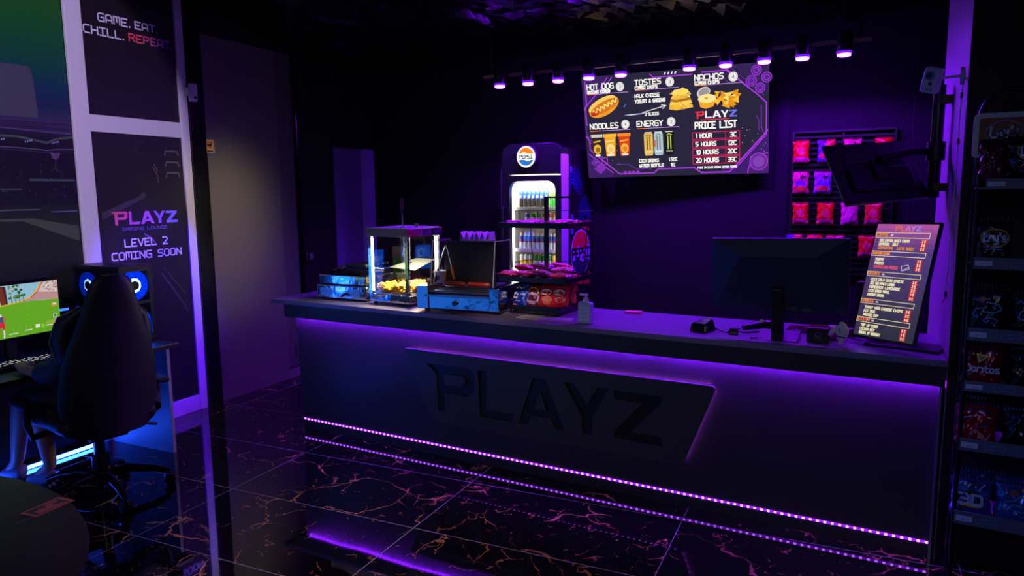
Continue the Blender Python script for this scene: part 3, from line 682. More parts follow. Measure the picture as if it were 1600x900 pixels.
# gaming chair
CHR = dict(loc=F(-1.465, 0.829, 0), rz=TH - R(14))
gc = thing('gaming_chair', 'black gaming chair with tall back and five star base seen from behind', 'chair', CHR['loc'], CHR['rz'])
FAB = mat('chair_leatherette', (20,20,24), 0.48, noise=0.05); 
prof = [(.41,.17),(.44,.215),(.50,.24),(.60,.255),(.72,.25),(.83,.235),(.93,.205),(1.02,.175),(1.10,.15),(1.18,.125),(1.24,.108),(1.275,.085),(1.292,.05)]
b = MB(); n = 24; vs = []
for z, hw in prof:
    xc = .235 + (z-.42)*.13; th_ = .035 if .5 < z < 1.25 else .022
    for i in range(n):
        a = 2*math.pi*i/n; cy, sx_ = math.cos(a), math.sin(a)
        y = hw*math.copysign(abs(cy)**.75, cy); vs.append((xc + th_*sx_ - .06*(y/.25)**2, y, z))
fs = []
for k in range(len(prof)-1): fs += [(k*n+i, k*n+(i+1)%n, (k+1)*n+(i+1)%n, (k+1)*n+i) for i in range(n)]
fs += [tuple(range(n-1,-1,-1)), tuple(range((len(prof)-1)*n, len(prof)*n))]
b.add(vs, fs); bk = b.build('backrest', FAB, gc, smooth=True)
for sgn in (-1, 1):
    b = MB(); b.tube([(.24,sgn*.16,.78),(.20,sgn*.19,.87),(.18,sgn*.20,.96),(.20,sgn*.18,1.05),(.26,sgn*.11,1.12)],[.02,.05,.055,.05,.02],10)
    b.build('side_bolster', FAB, bk, smooth=True)
    b = MB(); b.tube([(.19,sgn*.242,.85),(.17,sgn*.256,.95),(.19,sgn*.232,1.05),(.24,sgn*.165,1.11)],.0035,6); b.build('piping', mat('grey_piping', (130,126,120), 0.5), bk)
MB().box(-.28,.22,-.25,.25,.43,.54).build('seat', FAB, gc, bevel=0.05, seg=4)
for sgn in (-1, 1):
    b = MB(); b.tube([(-.26,sgn*.25,.50),(-.1,sgn*.265,.53),(.1,sgn*.26,.53),(.2,sgn*.24,.50)],[.03,.055,.055,.03],10); b.build('seat_bolster', FAB, gc, smooth=True)
    a = MB(); a.tube([(.0,sgn*.2,.44),(.0,sgn*.32,.43),(.0,sgn*.34,.50),(.0,sgn*.34,.60)],.02,8); arm = a.build('armrest', PLAST, gc, smooth=True)
    MB().box(-.14,.10,sgn*.34-.04,sgn*.34+.04,.60,.632).build('pad', RUBBER, arm, bevel=0.012)
MB().box(-.12,.16,-.10,.10,.365,.43).build('tilt_mechanism', DARKM, gc, bevel=0.01)
MB().tube([(.06,.08,.385),(.06,.24,.375),(.06,.30,.355)],.009,8).build('tilt_lever', PLAST, gc)
MB().cyl((0,0,.20),(0,0,.37),.03,18).cyl((0,0,.10),(0,0,.24),.047,20).build('gas_column', GLOSSB, gc, smooth=True)
st = MB().cyl((0,0,.075),(0,0,.15),.055,20).build('star_base', GLOSSB, gc, smooth=True)
for k in range(5):
    a = R(54 + 14 + 72*k); ca, sa = math.cos(a), math.sin(a)
    b = MB(); b.tube([(ca*.03,sa*.03,.125),(ca*.14,sa*.14,.135),(ca*.26,sa*.26,.11),(ca*.34,sa*.34,.078)],[.028,.026,.021,.016],10); b.build('spoke', GLOSSB, st, smooth=True)
    b = MB()
    for off in (-.016,.016):
        c_ = Vector((ca*.345 - sa*off, sa*.345 + ca*off, .031)); ax = Vector((-sa, ca, 0))*.010
        b.cyl(c_-ax, c_+ax, .031, 16)
    b.cyl((ca*.345,sa*.345,.031),(ca*.345,sa*.345,.085),.008,8); b.build('caster', PLAST, st, smooth=True)
# seated person
pe = thing('person', 'person seated in the gaming chair, dark shorts, left hand on the keyboard', 'person', F(-1.465,0.829,0), TH)
def L3(s, d, z): return Vector((d-0.829, s+1.465, z))
def skin(name, joints, edges, m, parent, sub=2, root=0):
    me = bpy.data.meshes.new(name); me.from_pydata([tuple(j[0]) for j in joints], edges, []); me.materials.append(m)
    o = bpy.data.objects.new(name, me); C.objects.link(o)
    sk = o.modifiers.new('skin', 'SKIN'); sk.use_smooth_shade = True
    for v, j in zip(me.skin_vertices[0].data, joints):
        r = j[1]; v.radius = (r, r) if isinstance(r, (int, float)) else r
    me.skin_vertices[0].data[root].use_root = True
    sb = o.modifiers.new('sub', 'SUBSURF'); sb.levels = sub; sb.render_levels = sub
    bpy.context.view_layer.update()
    m2 = bpy.data.meshes.new_from_object(o.evaluated_get(bpy.context.evaluated_depsgraph_get()))
    bpy.data.objects.remove(o); m2.name = name
    if not m2.materials: m2.materials.append(m)
    m2.polygons.foreach_set('use_smooth', [True]*len(m2.polygons))
    o = bpy.data.objects.new(name, m2); C.objects.link(o); o.parent = parent; return o
SKIN = mat('skin', (196,150,128), 0.55); HAIR = mat('dark_hair', (24,18,16), 0.6); SHIRT = mat('navy_sleeve_cloth', (30,58,84), 0.75); SHORT = mat('dark_shorts_cloth', (38,42,62), 0.75)
J = {'pel':((-1.47,.90,.60),.125),'spi':((-1.48,.92,.75),.115),'che':((-1.46,.92,.93),.12),'nek':((-1.43,.91,1.035),.05),'hd':((-1.41,.90,1.105),(.075,.085)),'top':((-1.40,.90,1.175),(.07,.08)),
 'lsh':((-1.62,.93,.96),.055),'lel':((-1.665,.86,.745),.042),'lwr':((-1.74,.67,.782),.028),'lpa':((-1.70,.60,.790),(.036,.016)),
 'rsh':((-1.30,.92,.96),.055),'rel':((-1.25,.80,.76),.042),'rwr':((-1.32,.58,.785),.028),'rpa':((-1.35,.52,.79),(.036,.016)),
 'lhi':((-1.55,.86,.56),.085),'lkn':((-1.61,.42,.565),.062),'lan':((-1.55,.20,.13),.036),'lto':((-1.56,.11,.05),.03),
 'rhi':((-1.40,.84,.56),.085),'rkn':((-1.585,.50,.53),.062),'ran':((-1.50,.43,.12),.036),'rto':((-1.53,.33,.05),.03),'lca':((-1.595,.35,.42),.054),'rca':((-1.56,.49,.38),.054)}
ks = list(J); ix = {k: i for i, k in enumerate(ks)}
E_ = [('pel','spi'),('spi','che'),('che','nek'),('nek','hd'),('hd','top'),('che','lsh'),('lsh','lel'),('lel','lwr'),('lwr','lpa'),('che','rsh'),('rsh','rel'),('rel','rwr'),('rwr','rpa'),
 ('pel','lhi'),('lhi','lkn'),('lkn','lca'),('lca','lan'),('lan','lto'),('pel','rhi'),('rhi','rkn'),('rkn','rca'),('rca','ran'),('ran','rto')]
joints = [(L3(*J[k][0]), J[k][1]) for k in ks]; edges = [(ix[a], ix[b]) for a, b in E_]
# fingers as chains rooted in the palm
for side, pa, wr in (('l','lpa','lwr'),('r','rpa','rwr')):
    p_, w_ = L3(*J[pa][0]), L3(*J[wr][0]); dr = (p_-w_).normalized(); sd = Vector((0,0,1)).cross(dr).normalized()
    for k, (off, ln) in enumerate(((-.027,.062),(-.009,.074),(.009,.070),(.026,.055))):
        prev = ix[pa]
        for q, (tt, dz) in enumerate(((.25,.004),(.6,.006),(1.0,-.010))):
            joints.append((p_ + sd*off*(1+.25*q) + dr*ln*tt + Vector((0,0,dz)), .0095 - .001*q)); edges.append((prev, len(joints)-1)); prev = len(joints)-1
    prev = ix[pa]; sg = -1 if side == 'l' else 1
    for q, (a_, b_) in enumerate(((-.02,.030),(.006,.048),(.030,.055))):
        joints.append((p_ + dr*a_ - sd*sg*b_*-1 + Vector((0,0,-.006*q)), .011 - .001*q)); edges.append((prev, len(joints)-1)); prev = len(joints)-1
skin('body', joints, edges, SKIN, pe)
def face_bits():
    hd = L3(-1.405,.90,1.135); f = Vector((-.97,.24,0)).normalized(); s_ = Vector((-.24,-.97,0))
    b = MB(); b.tube([hd+f*.075+Vector((0,0,.02)), hd+f*.098+Vector((0,0,-.012)), hd+f*.078+Vector((0,0,-.022))],[.008,.014,.008],8)
    for k in (-1,1):
        b.tube([hd+s_*k*.074+Vector((0,0,.02)), hd+s_*k*.086+Vector((0,0,.005)), hd+s_*k*.074+Vector((0,0,-.025))],[.008,.014,.008],8)
    b.build('nose_and_ears', SKIN, pe, smooth=True)
    h = MB(); n = 16; vs = []; pr_ = [(.105,-.06),(.104,-.02),(.1,.02),(.088,.06),(.06,.095),(.02,.108)]
    h.lathe([(r*.93, z) for r, z in pr_], 18, hd - f*.014 + Vector((0,0,.0))); h.build('hair', HAIR, pe, smooth=True)
face_bits()
skin('shirt', [(L3(-1.47,.90,.60),.145),(L3(-1.48,.92,.76),.135),(L3(-1.46,.92,.93),.135),(L3(-1.44,.915,1.0),.075),(L3(-1.62,.93,.96),.072),(L3(-1.675,.86,.77),.075),(L3(-1.725,.735,.765),.055),(L3(-1.30,.92,.96),.072),(L3(-1.25,.80,.78),.065),(L3(-1.28,.70,.78),.05)],
     [(0,1),(1,2),(2,3),(2,4),(4,5),(5,6),(2,7),(7,8),(8,9)], SHIRT, pe)
skin('shorts', [(L3(-1.47,.90,.59),.15),(L3(-1.555,.84,.56),.105),(L3(-1.61,.52,.57),.085),(L3(-1.625,.42,.545),.088),(L3(-1.40,.82,.56),.105),(L3(-1.57,.58,.535),.085),(L3(-1.585,.515,.515),.088)],
     [(0,1),(1,2),(2,3),(0,4),(4,5),(5,6)], SHORT, pe)
SHOE = mat('grey_trainer', (120,124,140), 0.6)
for an, to in (((-1.55,.20,.08),(-1.57,.06,.035)),((-1.50,.43,.075),(-1.545,.28,.035))):
    a_, t_ = L3(*an), L3(*to); hl = a_ + (a_-t_).normalized()*.05
    hl.z = .04
    sh = skin('shoe', [(hl,.038),(a_+Vector((0,0,-.02)),.048),((a_+t_)/2+Vector((0,0,-.012)),.044),(t_,.034),(a_+Vector((0,0,.035)),.046)], [(0,1),(1,2),(2,3),(1,4)], SHOE, pe)
# round table in the near corner
rt_ = thing('round_table', 'dark round pedestal table with an orange printed sticker, nearest the camera', 'table', (-2.527,0.177,0))
MB().lathe([(1.03,.715),(1.046,.72),(1.049,.727),(1.046,.737),(1.035,.74)],96).build('tabletop', mat('round_top_laminate', (11,11,17), 0.45, noise=0.05), rt_, smooth=True)
MB().cyl((0,0,.03),(0,0,.715),.05,20).build('pedestal', DARKM, rt_, smooth=True)
MB().lathe([(.40,0),(.40,.012),(.06,.035),(.05,.05)],40).build('foot', DARKM, rt_, smooth=True)
P = Pict()
P.rect(-.15,-.085,.15,.085,(190,96,84),1); P.rect(-.125,-.065,.125,.065,(52,44,60),2)
P.poly([(-.11,-.05),(-.1,.01),(-.05,.02),(-.02,-.01),(.0,.03),(-.03,.045),(.05,.055),(.1,.05),(.095,.02),(.04,.015),(.05,-.02),(.11,-.045),(.11,-.06),(-.11,-.06)],(178,92,82),3)
P.text('-- --', -.27, -.09, .022, .004, (90,100,120), width=.10); P.rect(-.27,-.06,-.18,-.03,(60,70,92),1)
P.text('--', .18, .05, .026, .005, (90,100,120), width=.09); P.text('--', .2, .01, .022, .004, (90,100,120), width=.05)
a_ = R(100)
stk = P.build('sticker', attr_mat('table_sticker', 0.45), rt_, (0.214,0.962,.7402), (math.cos(a_),math.sin(a_),0), (-math.sin(a_),math.cos(a_),0), (0,0,1), eps=.0004, scale=.43)
# ------------------------------------------------------------------ wall screen
def tv():
    t = thing('menu_screen', 'large wall screen showing the illuminated food menu and price list', 'screen', (-1.77,5.75,2.22), rot=(0,0,0))
    Mx = Matrix.Rotation(R(5.7),4,'Z') @ Matrix.Rotation(R(13.2),4,'X') @ Matrix.Rotation(R(-0.6),4,'Y'); t.rotation_euler = Mx.to_euler()
    w_, h_ = 1.46, 0.835
    MB().box(-w_/2,w_/2,.003,.035,-h_/2,h_/2).box(-.3,.3,.035,.06,-.25,.2).build('bezel', GLOSSB, t, bevel=0.003)
    MB().box(-.2,.2,.06,.10,-.12,.12).cyl((0,.10,0),(0,.26,.05),.03,10).build('wall_bracket', DARKM, t)
    P = Pict(); BG = (42,38,62); V = (168,60,226); V2 = (112,44,176); Wt = (250,248,240); Y_ = (255,196,40)
    P.rect(0,0,160,90,BG,0)
    P.poly([(0,90),(0,66),(6,62),(26,90)],(58,36,98),1); P.poly([(160,90),(130,90),(158,66),(160,66)],(52,36,88),1)
    P.poly([(0,0),(0,26),(10,18),(26,0)],(60,34,100),1); P.poly([(160,0),(126,0),(158,34),(160,34)],(64,30,110),1)
    P.line([(0.6,62),(3,66),(3,86)],1.0,V); P.line([(24,88),(12,74),(2,64),(2,48)],.9,V); P.line([(28,88),(16,74)],.8,V); P.line([(1,62),(1,40),(8,30)],.7,V2)
    P.line([(0.6,38),(3.4,34),(3.4,26),(12,18),(30,3),(62,3),(66,6.5),(98,6.5)],1.1,V); P.line([(2,22),(14,12),(24,4)],.8,V); P.line([(28,12),(40,11),(46,7),(60,7)],.6,V2)
    for k in range(4): P.rect(34+k*4,3.8,36.5+k*4,5.2,V,3)
    P.poly([(6,8),(12,14),(18,9),(12,3)],(128,50,180),2); P.poly([(3,14),(8,19),(12,15),(7,10)],(110,44,160),2); P.frame(14,12,19,18,.6,V)
    P.line([(62,88),(65,85),(98,85)],1.0,V); 
    for k in range(4): P.poly([(74+k*3,86.5),(75.4+k*3,86.5),(76.2+k*3,88.6),(74.8+k*3,88.6)],(226,206,250),3)
    P.line([(106,86),(126,86),(152,64),(158,58),(158,32)],1.0,V); P.line([(124,89),(154,62)],.8,V); P.line([(128,89.4),(156,64)],.5,V2); P.line([(106,83),(120,83),(128,76)],.5,V2)
    P.line([(159,36),(156,32),(128,2),(104,2),(98,6.5)],1.2,V); P.line([(157,31),(133,5),(122,5)],.8,V); P.line([(154,56),(154,38),(156,34)],.8,V2); P.line([(150,48),(152,44),(152,36)],.6,V2)
    for cx, cy, r in ((150,84,4.2),(158,78,4.2),(146,76,4.4),(153,70,4)):
        P.poly(ell(cx,cy,r,r),(86,38,140),2); P.line(ell(cx,cy,r*.92,r*.92)+[(cx+r*.92,cy)],.55,V,3); P.line(ell(cx,cy,r*.5,r*.5)+[(cx+r*.5,cy)],.5,V,3)
    P.poly(ell(160,0,17,17,24,90,180)+[(160,0)],(74,34,116),2); P.line(ell(160,0,17,17,24,92,178),.7,V,3)
    P.poly(ell(152,10,7.2,7.2),(104,44,150),3); P.line(ell(152,10,7.2,7.2)+[(159.2,10)],.6,V,4); P.poly(ell(152,10,4.8,4.8),(132,66,176),4); P.line(ell(152,10,4.8,4.8)+[(156.8,10)],.5,V2,5)
    rnd = random.Random(9)
    for k in range(46):
        x = rnd.choice([rnd.uniform(2,30),rnd.uniform(138,158)]); y = rnd.uniform(10,40); P.poly(ell(x,y,.35,.35,8),(206,120,240),3)
    # headings
    def head(x, y, txt, w_, x2, cx, sub=None, h=4.4):
        P.text(txt, x, y, h, .95, Wt, width=w_); P.line([(x,y-4.2 if sub else y-1.9),(x2,y-4.2 if sub else y-1.9)],.45,(200,150,230),3); P.line([(x,y-4.2 if sub else y-1.9),(x+(x2-x)*.24,y-4.2 if sub else y-1.9)],.6,(250,130,60),4)
        if sub: P.text(sub, x, y-3.4, 2.3, .8, Wt, width=w_*.86)
        P.poly(ell(cx,y+(.8 if sub else 2.6),3.7,3.9),(244,242,238),3); P.line(ell(cx,y+(.8 if sub else 2.6),2.9,3.1)+[(cx+2.9,y+(.8 if sub else 2.6))],.35,(190,184,190),4)
        P.text({'H':'3','T':'3','N':'4','E':'2'}[txt[0]], cx-.8, y-.4 if sub else y+1.4, 2.4, .55, (150,146,160), lay=5, width=1.7)
    head(4.6,78.9,'HOT DOG',24.4,42,35,'ONIONS COMBO'); head(48.6,79.6,'TOSTES',22.6,86.5,79,'COMBO CHIPS',4.2); head(100.2,79.6,'NACHOS',23.4,139,131.6,'COMBO CHIPS',4.4)
    head(5,44.4,'NOODLES',26.2,42.3,38); head(48.5,44.4,'ENERGY',23,86,79)
    P.text('HALK CHEESE',48,69.2,2.6,.75,Wt,width=21.6); P.text('YOGURT & GREENS',47.8,64.6,2.6,.75,Wt,width=26.6)
    P.line([(54,56.2),(74.4,60.9)],.6,Wt); P.line([(71,61.8),(75,61),(72,58.6)],.6,Wt); P.text('2 SLICES',56.4,53.6,2.2,.6,Wt,width=12)
    # hot dog
    a = R(24); P.poly(ell(19.2,63.4,15,7.6,36,rot=a),(240,160,36),3); P.poly(ell(17.6,65.6,14,5.2,36,rot=a),(255,206,96),4); P.poly(ell(19.6,63.4,14.6,4.6,36,rot=a),(222,120,40),5)
    P.poly(ell(10.6,58.6,4.2,2.6,20,rot=a),(196,44,36),6); pts = []
    for k in range(30):
        u_ = -12 + 25*k/29; v_ = 1.5*math.sin(k*1.35); pts.append((19.6+u_*math.cos(a)-v_*math.sin(a), 63.6+u_*math.sin(a)+v_*math.cos(a)))
    P.line(pts,1.0,(255,236,120),6)
    # toast stack
    for k, (y0, c_) in enumerate(((57.5,(250,190,60)),(61,(255,214,92)),(64,(180,110,40)),(66,(250,200,70)),(70,(255,226,120)))):
        P.poly([(77.6+k*.5,y0),(84,y0-1.2),(98.4-k*.8,y0+.6),(97.6-k*.9,y0+3.2),(90,y0+4.4),(78.4+k,y0+3.2)],c_,3+k//2)
    for k in range(24): 
        x, y = rnd.uniform(79,97), rnd.uniform(57.5,71); P.poly(ell(x,y,rnd.uniform(.4,1.1),.5,8,rot=rnd.uniform(0,3)),rnd.choice([(255,240,170),(210,130,30),(255,196,50)]),6)
    P.poly([(81,70),(90,75),(96,70.5),(90,69)],(255,220,96),6)
    # nachos and dip
    P.poly(ell(107.3,69.6,5.8,4.2,24,rot=.4),(214,206,206),3); P.poly(ell(107.6,69.8,4.6,3.1,24,rot=.4),(160,150,156),4)
    P.poly([(102.6,64.5),(104.4,57.6),(109,56),(115.4,57.8),(117.6,64.5)],(246,170,40),4); P.poly(ell(110.1,64.4,7.6,3.6,28),(255,232,150),5); P.poly(ell(109.4,64.6,1.6,.9,12),(214,160,40),6)
    for k in range(26):
        x, y = 118+rnd.uniform(0,18), 58+rnd.uniform(0,12)*(1-abs(k%9-4)/8); s_ = rnd.uniform(2.6,4.6); r_ = rnd.uniform(0,6)
        P.poly([(x+s_*math.cos(r_+q),y+s_*.8*math.sin(r_+q)) for q in (0,2.0,4.1)], rnd.choice([(255,196,50),(246,172,34),(255,222,110),(230,150,30)]),3+k%4)
    # noodle cups and cans
    for x0,x1,c1,c2,c3 in ((5,16,(214,206,190),(46,40,40),(246,186,40)),(16.6,29.2,(255,190,60),(252,170,36),(255,226,150)),(30,42.2,(250,140,40),(226,64,24),(255,190,60))):
        P.poly([(x0+.9,38),(x1-.9,38),(x1-2.2,19.4),(x0+2.2,19.4)],c2,3); P.poly([(x0,39.4),(x1,39.4),(x1-.2,36.6),(x0+.2,36.6)],c1,4)
        P.poly(ell((x0+x1)/2,26,3.6,4.4,20),c3,4); P.line([(x0+2.6,32.5),(x1-2.8,33.4)],1.2,c3,4); P.poly(ell((x0+x1)/2+.4,25.6,2.2,2.4,14),mix(c3,c2,.5),5); P.rect(x0+3.2,19.6,x1-3.2,21.4,(250,236,220),5)
    for x0,c1,c2 in ((54.2,(232,190,90),(110,70,30)),(63.2,(176,196,206),(90,110,124)),(72.8,(26,26,26),(190,214,90))):
        x1 = x0+8; P.poly([(x0+.9,39.2),(x1-.9,39.2),(x1,36.8),(x1,20.8),(x1-.8,18.6),(x0+.8,18.6),(x0,20.8),(x0,36.8)],c1,3); P.rect(x0+.9,38.4,x1-.9,39.2,(220,220,214),4)
        P.line([(x0+2.8,35),(x0+2.8,24)],.9,c2,4); P.line([(x0+5.2,35),(x0+5.2,24)],.9,c2,4); P.line([(x0+2,36),(x0+4,37),(x0+6.2,36)],.7,c2,4); P.rect(x0+1,21.4,x1-1,22.6,mix(c1,(255,255,255),.5),4)
    P.rect(63.4,26,64.8,32,(232,90,50),5)
    P.text('COCA DRINKS',49,12.9,2.5,.75,Wt,width=17.6); P.text('1.50E',75.6,13.2,2.5,.7,Wt,width=7.4); P.text('WATER BOTTLE',48.8,8.4,2.5,.75,Wt,width=22); P.text('1E',77,8.6,2.5,.7,Wt,width=4)
    # word mark and price list
    pict_logo(P,99.4,48.1,35.2,6.2,LOGOCOL,BG); P.line([(105,46.9),(128,46.9)],.7,(236,60,80),3)
    P.text('PRICE LIST',99.6,39.8,5.2,1.25,Wt,width=34.4)
    rows = (('1 HOUR','3C',13.5),('5 HOURS','12C',17),('10 HOURS','20C',19),('20 HOURS','35C',19))
    for k, (a_, b_, wd) in enumerate(rows):
        y = 30.7 - k*7.0; P.frame(97,y,136.4,y+5.8,.6,(222,36,96)); P.line([(125,y),(125,y+5.8)],.6,(222,36,96))
        P.text(a_,99.8,y+1.3,3.3,.85,Wt,width=wd); P.text(b_,129 if len(b_)<3 else 126.8,y+1.3,3.3,.85,Wt,width=4.6 if len(b_)<3 else 7)
    P.text('FEES INCLUDE DRINK OFFER TERMS',101,5.6,1.5,.5,Wt,width=33)
    P.poly([(44,55.4),(64,55.9),(44,54.5),(37,55)],(226,240,250),4); P.poly([(37,62),(39,64.5),(39.6,64),(37.8,61.6)],(60,120,240),4)
    P.build('screen', attr_emit('menu_picture', 1.0), t, (-w_/2,.0028,-h_/2), (w_/160,0,0), (0,0,h_/90), (0,-1,0), eps=0.0002)
tv()
# ------------------------------------------------------------------ drinks fridge
FX0, FX1, FY = -3.164, -2.585, 5.40
fg = thing('drinks_fridge', 'tall black drinks fridge with lit cola emblem and bright glass door', 'fridge', (0,0,0))
SHELL = mat('fridge_black', (24,24,28), 0.32)
fb = MB(); arch = [(FX0,0.06),(FX1,0.06),(FX1,2.02),(FX1-.03,2.06),(FX1-.09,2.095),(FX0+.09,2.095),(FX0+.03,2.06),(FX0,2.02)]
b = MB(); b.box(FX1-.03,FX1,FY+.10,6.03,.06,2.05).box(FX0,FX0+.03,FY+.10,6.03,.06,2.05).box(FX0+.03,FX1-.03,5.99,6.03,.06,2.05).box(FX0+.03,FX1-.03,FY+.10,5.99,1.86,2.06).box(FX0+.03,FX1-.03,FY+.10,5.99,.06,.5)
for x in (FX0+.06,FX1-.06): b.cyl((x,FY+.2,0),(x,FY+.2,.06),.03,10).cyl((x,5.95,0),(x,5.95,.06),.03,10)
b.build('cabinet', SHELL, fg, bevel=0.004)
hd = [(FX0,1.84),(FX1,1.84),(FX1,2.02),(FX1-.02,2.055),(FX1-.08,2.095),(FX0+.08,2.095),(FX0+.02,2.055),(FX0,2.02)]
MB().prism(hd,(0,FY+.02,0),(1,0,0),(0,0,1),(0,.08,0)).build('header', SHELL, fg, bevel=0.004)
win = rounded([(FX0+.085,.55),(FX1-.052,.55),(FX1-.052,1.785),(FX0+.085,1.785)],.09,8)
curve_plate('door_frame',[[(FX0,.08),(FX1,.08),(FX1,1.828),(FX0,1.828)],win],FY,.05,SHELL,fg,.002)
MB().box(FX1-.004,FX1+.006,FY+.0,FY+.13,.08,2.0).build('door_edge', mat('silver_edge', (190,186,200), 0.35), fg)
MB().box(FX0+.085,FX1-.05,FY+.026,FY+.032,.55,1.79).build('door_glass', CLEAR, fg)
MB().tube([(FX0+.035,FY,1.25),(FX0+.035,FY-.03,1.27),(FX0+.035,FY-.03,1.55),(FX0+.035,FY,1.57)],.008,8).build('handle', DARKM, fg)
MB().tube([(FX0+.01,FY-.004,1.9),(FX0+.01,FY-.004,1.5)],.004,6).build('edge_trim', CHARC, fg)
LINER = mat('white_liner', (238,236,226), 0.5)
MB().box(FX0+.05,FX1-.045,5.97,5.99,.5,1.86).box(FX0+.03,FX0+.05,FY+.10,5.99,.5,1.86).box(FX1-.045,FX1-.03,FY+.10,5.99,.5,1.86).box(FX0+.05,FX1-.045,FY+.1,5.97,1.835,1.86).box(FX0+.05,FX1-.045,FY+.1,5.97,.5,.52).build('liner', LINER, fg)
LAMPW = emis('fridge_tube', (1.0,0.96,0.82), 7.0)
MB().box(FX0+.052,FX0+.075,FY+.085,FY+.11,.56,1.80).box(FX1-.07,FX1-.047,FY+.085,FY+.11,.56,1.80).build('light_tube', LAMPW, fg)
MB().box(FX0+.09,FX1-.09,FY+.06,FY+.09,1.80,1.82).build('light_tube', LAMPW, fg)
for k in range(2):
    light('fridge_light', 'AREA', ((FX0+FX1)/2, FY+.12, (1.78,0.98)[k]), ((FX0+FX1)/2, 5.9, (1.6,1.1)[k]), (1.0,0.96,0.84), (10.0,3.0)[k], .4, .1)
for z in (1.545,1.42,1.185,1.03,.80):
    b = MB(); b.box(FX0+.05,FX1-.045,FY+.12,5.96,z-.006,z)
    b.box(FX0+.05,FX1-.045,FY+.108,FY+.12,z-.012,z+.018); b.build('shelf', mat('white_wire_shelf', (226,226,222), 0.4), fg)
def cola_emblem(parent, o, ux, uy, n, r, glow, name, dark=False):
    P = Pict(); Wt = (255,252,244) if not dark else (190,170,226)
    P.poly(ell(0,0,1,1,48),Wt,1)
    red = (250,120,24) if not dark else (226,30,60); blu = (40,110,190) if not dark else (40,36,84); tx = (70,74,90) if not dark else (16,14,30)
    top = ell(0,0,.84 if not dark else .93,.84 if not dark else .93,24,22,158); P.poly(top+[(-.55,.30),(-.2,.46),(.15,.30),(.5,.26)] if not dark else top+[(-.6,.18),(-.2,.32),(.3,.12)],red,2)
    bot = ell(0,0,.84 if not dark else .93,.84 if not dark else .93,24,202,338); P.poly(bot+[(.55,-.30),(.2,-.44),(-.15,-.30),(-.5,-.26)] if not dark else bot+[(.6,-.3),(.2,-.42),(-.3,-.22)],blu,2)
    P.text('PEPSI',-.68 if not dark else -.86,-.16 if not dark else -.22,.30 if not dark else .40,.085 if not dark else .11,tx,width=1.36 if not dark else 1.72)
    return P.build(name, glow, parent, o, ux, uy, n, eps=.0006, scale=r)
sg = MB().cyl((-2.905,FY-.012,1.985),(-2.905,FY+.02,1.985),.094,40).build('lit_emblem', mat('emblem_rim', (60,60,64), 0.4), fg, smooth=True)
cola_emblem(sg,(-2.905,FY-.0125,1.985),(1,0,0),(0,0,1),(0,-1,0),.088,attr_emit('emblem_glow',1.25),'emblem_face')
sd = attr_mat('fridge_wrap', 0.35)
cola_emblem(fg,(FX1+.001,5.79,1.16),(0,1,0),(0,0,1),(1,0,0),.205,sd,'side_emblem',True)
P = Pict()
for c_y, c_z in ((5.62,1.72),(5.90,1.46)):
    for ring in range(6):
        r_ = .05+.028*ring
        for k in range(int(r_*2*math.pi/.022)):
            a_ = k*.022/r_; y_, z_ = c_y+r_*math.cos(a_), c_z+r_*math.sin(a_)
            if FY+.16 < y_ < 6.02 and 1.38 < z_ < 2.0 and math.sin(a_) > -.4: P.poly(ell(y_,z_,.0065-.0006*ring,.009-.0008*ring,6),(40,44,220),1)
P.rect(FY+.17,1.86,FY+.21,1.90,(120,110,150),1); P.rect(FY+.18,1.33,FY+.24,1.50,(96,60,150),1)
P.build('side_wrap_dots', sd, fg, (FX1+.0008,0,0), (0,1,0), (0,0,1), (1,0,0), eps=.0003)
for q, c_ in (([(5.62,1.43),(5.99,1.44),(5.96,1.37),(5.99,1.34),(5.9,1.36),(5.7,1.40)],(214,40,70)), ([(5.66,.9),(5.99,.98),(5.99,.86),(5.8,.88)],(200,40,60))):
    P = Pict(); P.poly(q, c_, 1); P.build('side_wrap_flame', sd, fg, (FX1+.0008,0,0), (0,1,0), (0,0,1), (1,0,0), eps=.0003)
# bottles and cans inside, every one a thing
def bottle(name, label, cat, loc, group, h, r, body, lab, cap, dot=None):
    t = thing(name, label, cat, loc, 0, group)
    MB().lathe([(r*.85,0),(r,.01),(r,h*.30),(r*.94,h*.42),(r,h*.55),(r*.9,h*.68),(r*.42,h*.86),(r*.40,h*.93)],14).build('body', body, t, smooth=True)
    MB().lathe([(r*1.02,h*.44),(r*1.03,h*.46),(r*1.01,h*.72),(r*.86,h*.76)],14).build('label', lab, t, smooth=True)
    MB().lathe([(r*.46,h*.93),(r*.46,h*.995),(r*.4,h)],12).build('cap', cap, t, smooth=True)
    if dot:
        MB().cyl((0,-r*1.06,h*.52),(0,-r*1.0,h*.52),r*.55,14).build('emblem', dot, t)
    return t
def can(name, label, cat, loc, group, h, r, body, band):
    t = thing(name, label, cat, loc, 0, group)
    MB().lathe([(r*.82,0),(r,.008),(r,h*.9),(r*.8,h)],14).build('body', body, t, smooth=True)
    MB().lathe([(r*1.01,h*.3),(r*1.02,h*.32),(r*1.02,h*.62),(r*1.01,h*.64)],14).build('band', band, t, smooth=True)
    MB().lathe([(r*.80,h),(r*.78,h+.004)],12).build('lid', STEEL, t)
    return t
COLA = mat('dark_cola', (16,10,10), 0.45); BLU = mat('blue_label', (28,66,190), 0.4); GRN = mat('green_bottle', (40,150,50), 0.15); YEL = mat('yellow_label', (232,196,40), 0.4)
ORG = mat('orange_drink', (240,150,40), 0.25); REDD = mat('red_label', (206,40,50), 0.4); LBL = mat('pale_label', (210,220,230), 0.4)
xs = [FX0+.105+.0415*k for k in range(11)]
proto = None
